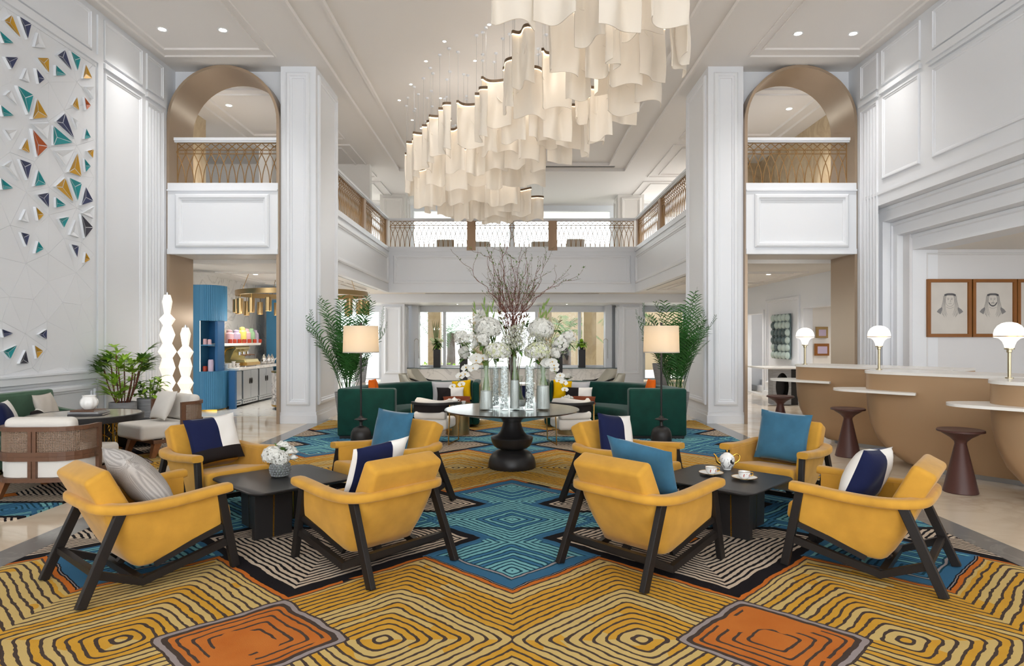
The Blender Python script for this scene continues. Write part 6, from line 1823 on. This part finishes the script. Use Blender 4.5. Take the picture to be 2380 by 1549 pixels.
def panel(x, y, z, rz, v, hs):
    key = (v,hs)
    t = thing('pendant_panel','translucent curved acrylic pendant panel hanging in the big chandelier cluster','pendant light',(x,y,z),rz,'curved pendant panels of the chandelier')
    if key not in PROTO:
        mb, rail, led, sw, pl = make_panel(v,hs)
        sh = mb.build('sheet', M['sheet'], t, ang=60); rl = rail.build('rail', M['railb'], t, ang=30); ld = led.build('light_strip', M['led'], rl, smooth=False); s_ = sw.build('swirl', M['sheet'], sh)
        PROTO[key] = (sh.data, rl.data, ld.data, s_.data, pl)
    else:
        d = PROTO[key]
        def mk(n_, dt, par): o = bpy.data.objects.new(n_,dt); COL.objects.link(o); o.parent = par; return o
        sh = mk('sheet',d[0],t); rl = mk('rail',d[1],t); mk('light_strip',d[2],rl); mk('swirl',d[3],sh)
    pl = PROTO[key][4]; top = CZ+.16-z
    for e in (1,-2):
        p = pl[e]; c = MB().tube([(p[0],p[1],.045),(p[0],p[1],top)],.0025,4).build('cable', M['steel'], t)
        MB().lathe([(0,top-.03),(.03,top-.028),(.035,top),(0,top)],12,(p[0],p[1],0)).build('canopy', M['white'], c)
    return t
CPX = []
def cp(px, py, Y, v, rz=0, hs=1.0, W=None): CPX.append((px,py,Y,v,rz,hs))
# (rail centre in the picture, distance)
NP = 0
for row in '''1198,-100,7.3,2,20|1290,-110,7.5,4,-10|1375,-70,7.8,1,-30|1440,-95,7.6,6,15|1490,-60,8.0,2,-25|1545,-100,7.6,4,40|1588,-10,8.3,3,60|1425,5,8.6,0,80
1216,72,9.6,0,-25|1305,25,9.2,1,50|1390,35,9.2,5,-40|1450,60,9.6,1,20|1515,55,9.4,6,30|1580,35,8.8,7,70
1178,150,10.6,7,-55|1232,165,10.8,2,10|1290,125,10.3,1,30|1345,95,10.0,5,-20|1400,105,10.4,0,60|1443,150,10.4,4,22|1512,125,10.0,2,30
1118,215,11.4,0,-50|1150,190,11.3,4,25|1195,215,11.6,1,-10|1250,205,11.2,5,30|1295,215,11.2,6,20|1345,170,11.0,3,45|1400,200,11.0,1,-30|1445,175,10.8,6,15
1033,250,12.2,0,-45|1090,245,12.1,4,30|1135,265,12.4,7,-35|1180,262,12.4,2,12|1225,262,12.2,1,60|1270,240,12.0,3,15|1320,240,12.0,6,25|1360,250,11.9,5,70|1385,225,11.6,0,40
995,290,13.1,0,-40|1025,275,13.0,7,40|1060,300,13.2,1,-15|1105,305,13.4,5,20|1150,310,13.4,2,0|1200,300,13.2,4,-20|1250,305,13.1,0,35|1300,285,13.0,6,20
960,330,14.2,0,-30|985,315,14.0,7,50|1015,345,14.4,3,-10|1060,350,14.5,1,15|1105,350,14.5,4,30|1150,345,14.4,5,-25|1195,350,14.4,6,10|1240,350,14.2,2,5
952,365,15.0,5,60|985,395,15.2,1,0|1020,400,15.4,4,-20|1060,395,15.4,0,25|1100,395,15.5,2,-10|1140,395,15.4,3,30|1180,390,15.3,1,0
1000,415,16.0,0,-35|1035,425,16.2,3,10|1075,430,16.3,1,-20|1115,430,16.4,5,25|1150,432,16.3,2,-5|1183,427,15.9,6,5,.85|1212,443,16.2,4,-5,.8|1243,460,16.4,7,12,.75
1060,450,16.8,4,15,.8|1100,458,17.0,0,-10,.75|1140,462,17.0,1,20,.75|1175,466,17.0,3,-15,.7|1205,470,17.1,2,5,.65'''.replace('\n','|').split('|'):
    a = row.split(','); px, py, Y = float(a[0]), float(a[1]), float(a[2])
    NP += 1; Y += .22*(NP % 2); p = at(px,py,Y)
    panel(p.x,p.y,min(p.z,6.75),R(float(a[4])),int(a[3]),float(a[5]) if len(a) > 5 else 1.0)

for x, y, z in ((1.3,8.4,5.95),(1.0,10.4,5.95),(.2,12.2,5.95),(-1.0,13.6,5.95),(-.4,15.4,5.6)):  # added fill points among the panels, lifting the ceiling brightness
    L_ = bpy.data.lights.new('chandelier_fill','POINT'); L_.energy = 16; L_.color = (1,.95,.88); L_.shadow_soft_size = .5
    o = bpy.data.objects.new('chandelier_fill',L_); COL.objects.link(o); o.location = (x,y,z)
# ================================================================== OUTSIDE
def palm_tree(lb, x, y, h, r_, seed, nf=22, L_=2.0):
    t = thing('palm_tree', lb, 'tree', (x,y,-.1), 0, 'palms outside'); rn = random.Random(seed)
    MB().tube([(0,0,0),(.03,0,h*.5),(0,.03,h)],[r_*1.2,r_,r_*.9],12).build('trunk', M['trunk'], t)
    mb = MB()
    for k in range(nf):
        a = 2.4*k; e = rn.uniform(-.2,1.3); frond(mb,(0,0,h),(math.cos(a),math.sin(a),e),L_*rn.uniform(.8,1.1),rn.uniform(.8,1.6),16,.42,.04,k)
    mb.build('crown', M['palmo'], t, weld=False)
palm_tree('palm tree outside the leftmost far window', -5.6, 34, 2.9, .28, 1, 24, 1.9)
palm_tree('leaning palm outside the left middle window', -2.9, 30.5, 2.0, .2, 2, 20, 1.6)
palm_tree('palm outside the right middle window', 2.6, 31, 2.1, .2, 3, 20, 1.7)
palm_tree('tall palm outside the right far window', 5.9, 33, 3.0, .24, 4, 22, 1.9)
for i, x in enumerate((-3.25,-1.35,1.35,3.25)):
    w = .26 if abs(x) > 2 else .3; PM = M['pier'] = M.get('pier') or marble('pier_stone', (176,152,116), (140,116,84), 1.4, .5, .6, .12)
    t = thing('stone_pier', ('outermost left','inner left','inner right','outermost right')[i]+' travertine pier outside the far windows', 'pier', (x,27.2,-.1))
    MB().bx(-w,w,-.3,.3,0,3.3).build('shaft', PM, t, smooth=False); MB().bx(-w-.03,w+.03,-.33,.33,0,.15).build('base', PM, t, smooth=False)
sbox('wall_outside', 2.0, 12, 36, 36.4, -.1, 4.5, mat('outer_wall', (150,132,108), .9))
mb = MB(); rn = random.Random(77)
for k in range(260):
    p = Vector((rn.uniform(-6,-2.5),rn.uniform(28.8,29.6),rn.uniform(0,.5))); leafblade(mb,p,(rn.uniform(-1,1),rn.uniform(-1,1),rn.uniform(.2,1)),(0,0,1),.25,.08,.3,2)
o = mb.build('hedge', M['leafl'], weld=False); tag(o,'low green planting outside the left far windows','plants',None,'stuff')
t = thing('outdoor_chair', 'dark outdoor chair seen through the right far window', 'chair', (2.1,28.6,-.1))
mb = MB(); mb.rbox(.35,.32,.05,.03,Matrix.Translation((0,0,.55))); mb.build('seat', M['charcoal'], t)
mb = MB(); mb.sweep(crom([(-.36,-.2,.95),(-.2,.3,1.25),(.2,.3,1.25),(.36,-.2,.95)],5),[(-.02,-.2),(.02,-.2),(.02,.2),(-.02,.2)]); mb.build('backrest', M['charcoal'], t)
for a in (-1,1):
    for b in (-1,1): MB().tube([(a*.3,b*.25,0),(a*.28,b*.22,.55)],.02,6).build('leg', M['concrete'], t)

# ================================================================== LIGHT, CAMERA
sn = bpy.data.lights.new('sun','SUN'); sn.energy = 3; sn.angle = R(3); so = bpy.data.objects.new('sun',sn); COL.objects.link(so); so.location = (20,40,30); so.rotation_euler = Vector((-.42,-.08,-1)).to_track_quat('-Z','Y').to_euler()
w = bpy.data.worlds.new('World'); SC.world = w; w.use_nodes = True
bg = w.node_tree.nodes['Background']; bg.inputs[0].default_value = (.93,.97,1,1); bg.inputs[1].default_value = 3.6
cam = bpy.data.cameras.new('Camera'); co = bpy.data.objects.new('Camera',cam); COL.objects.link(co); SC.camera = co
co.location = (0,0,EYE); co.rotation_euler = (PI/2,0,0)
cam.sensor_width = 36; cam.lens = 36*F/2380; cam.shift_y = (HZ-774.5)/2380; cam.clip_start = .05; cam.clip_end = 200
vs_ = SC.view_settings; vs_.view_transform = 'Standard'; vs_.look = 'None'; vs_.exposure = 0.24; vs_.gamma = 1; vs_.use_curve_mapping = False
SC.cycles.use_denoising = True
SC.cycles.use_adaptive_sampling = True; SC.cycles.adaptive_threshold = .09; SC.cycles.adaptive_min_samples = 16
SC.cycles.max_bounces = 8; SC.cycles.diffuse_bounces = 3; SC.cycles.glossy_bounces = 3; SC.cycles.transmission_bounces = 4; SC.cycles.transparent_max_bounces = 10
SC.cycles.sample_clamp_indirect = 6; SC.cycles.caustics_reflective = False; SC.cycles.caustics_refractive = False
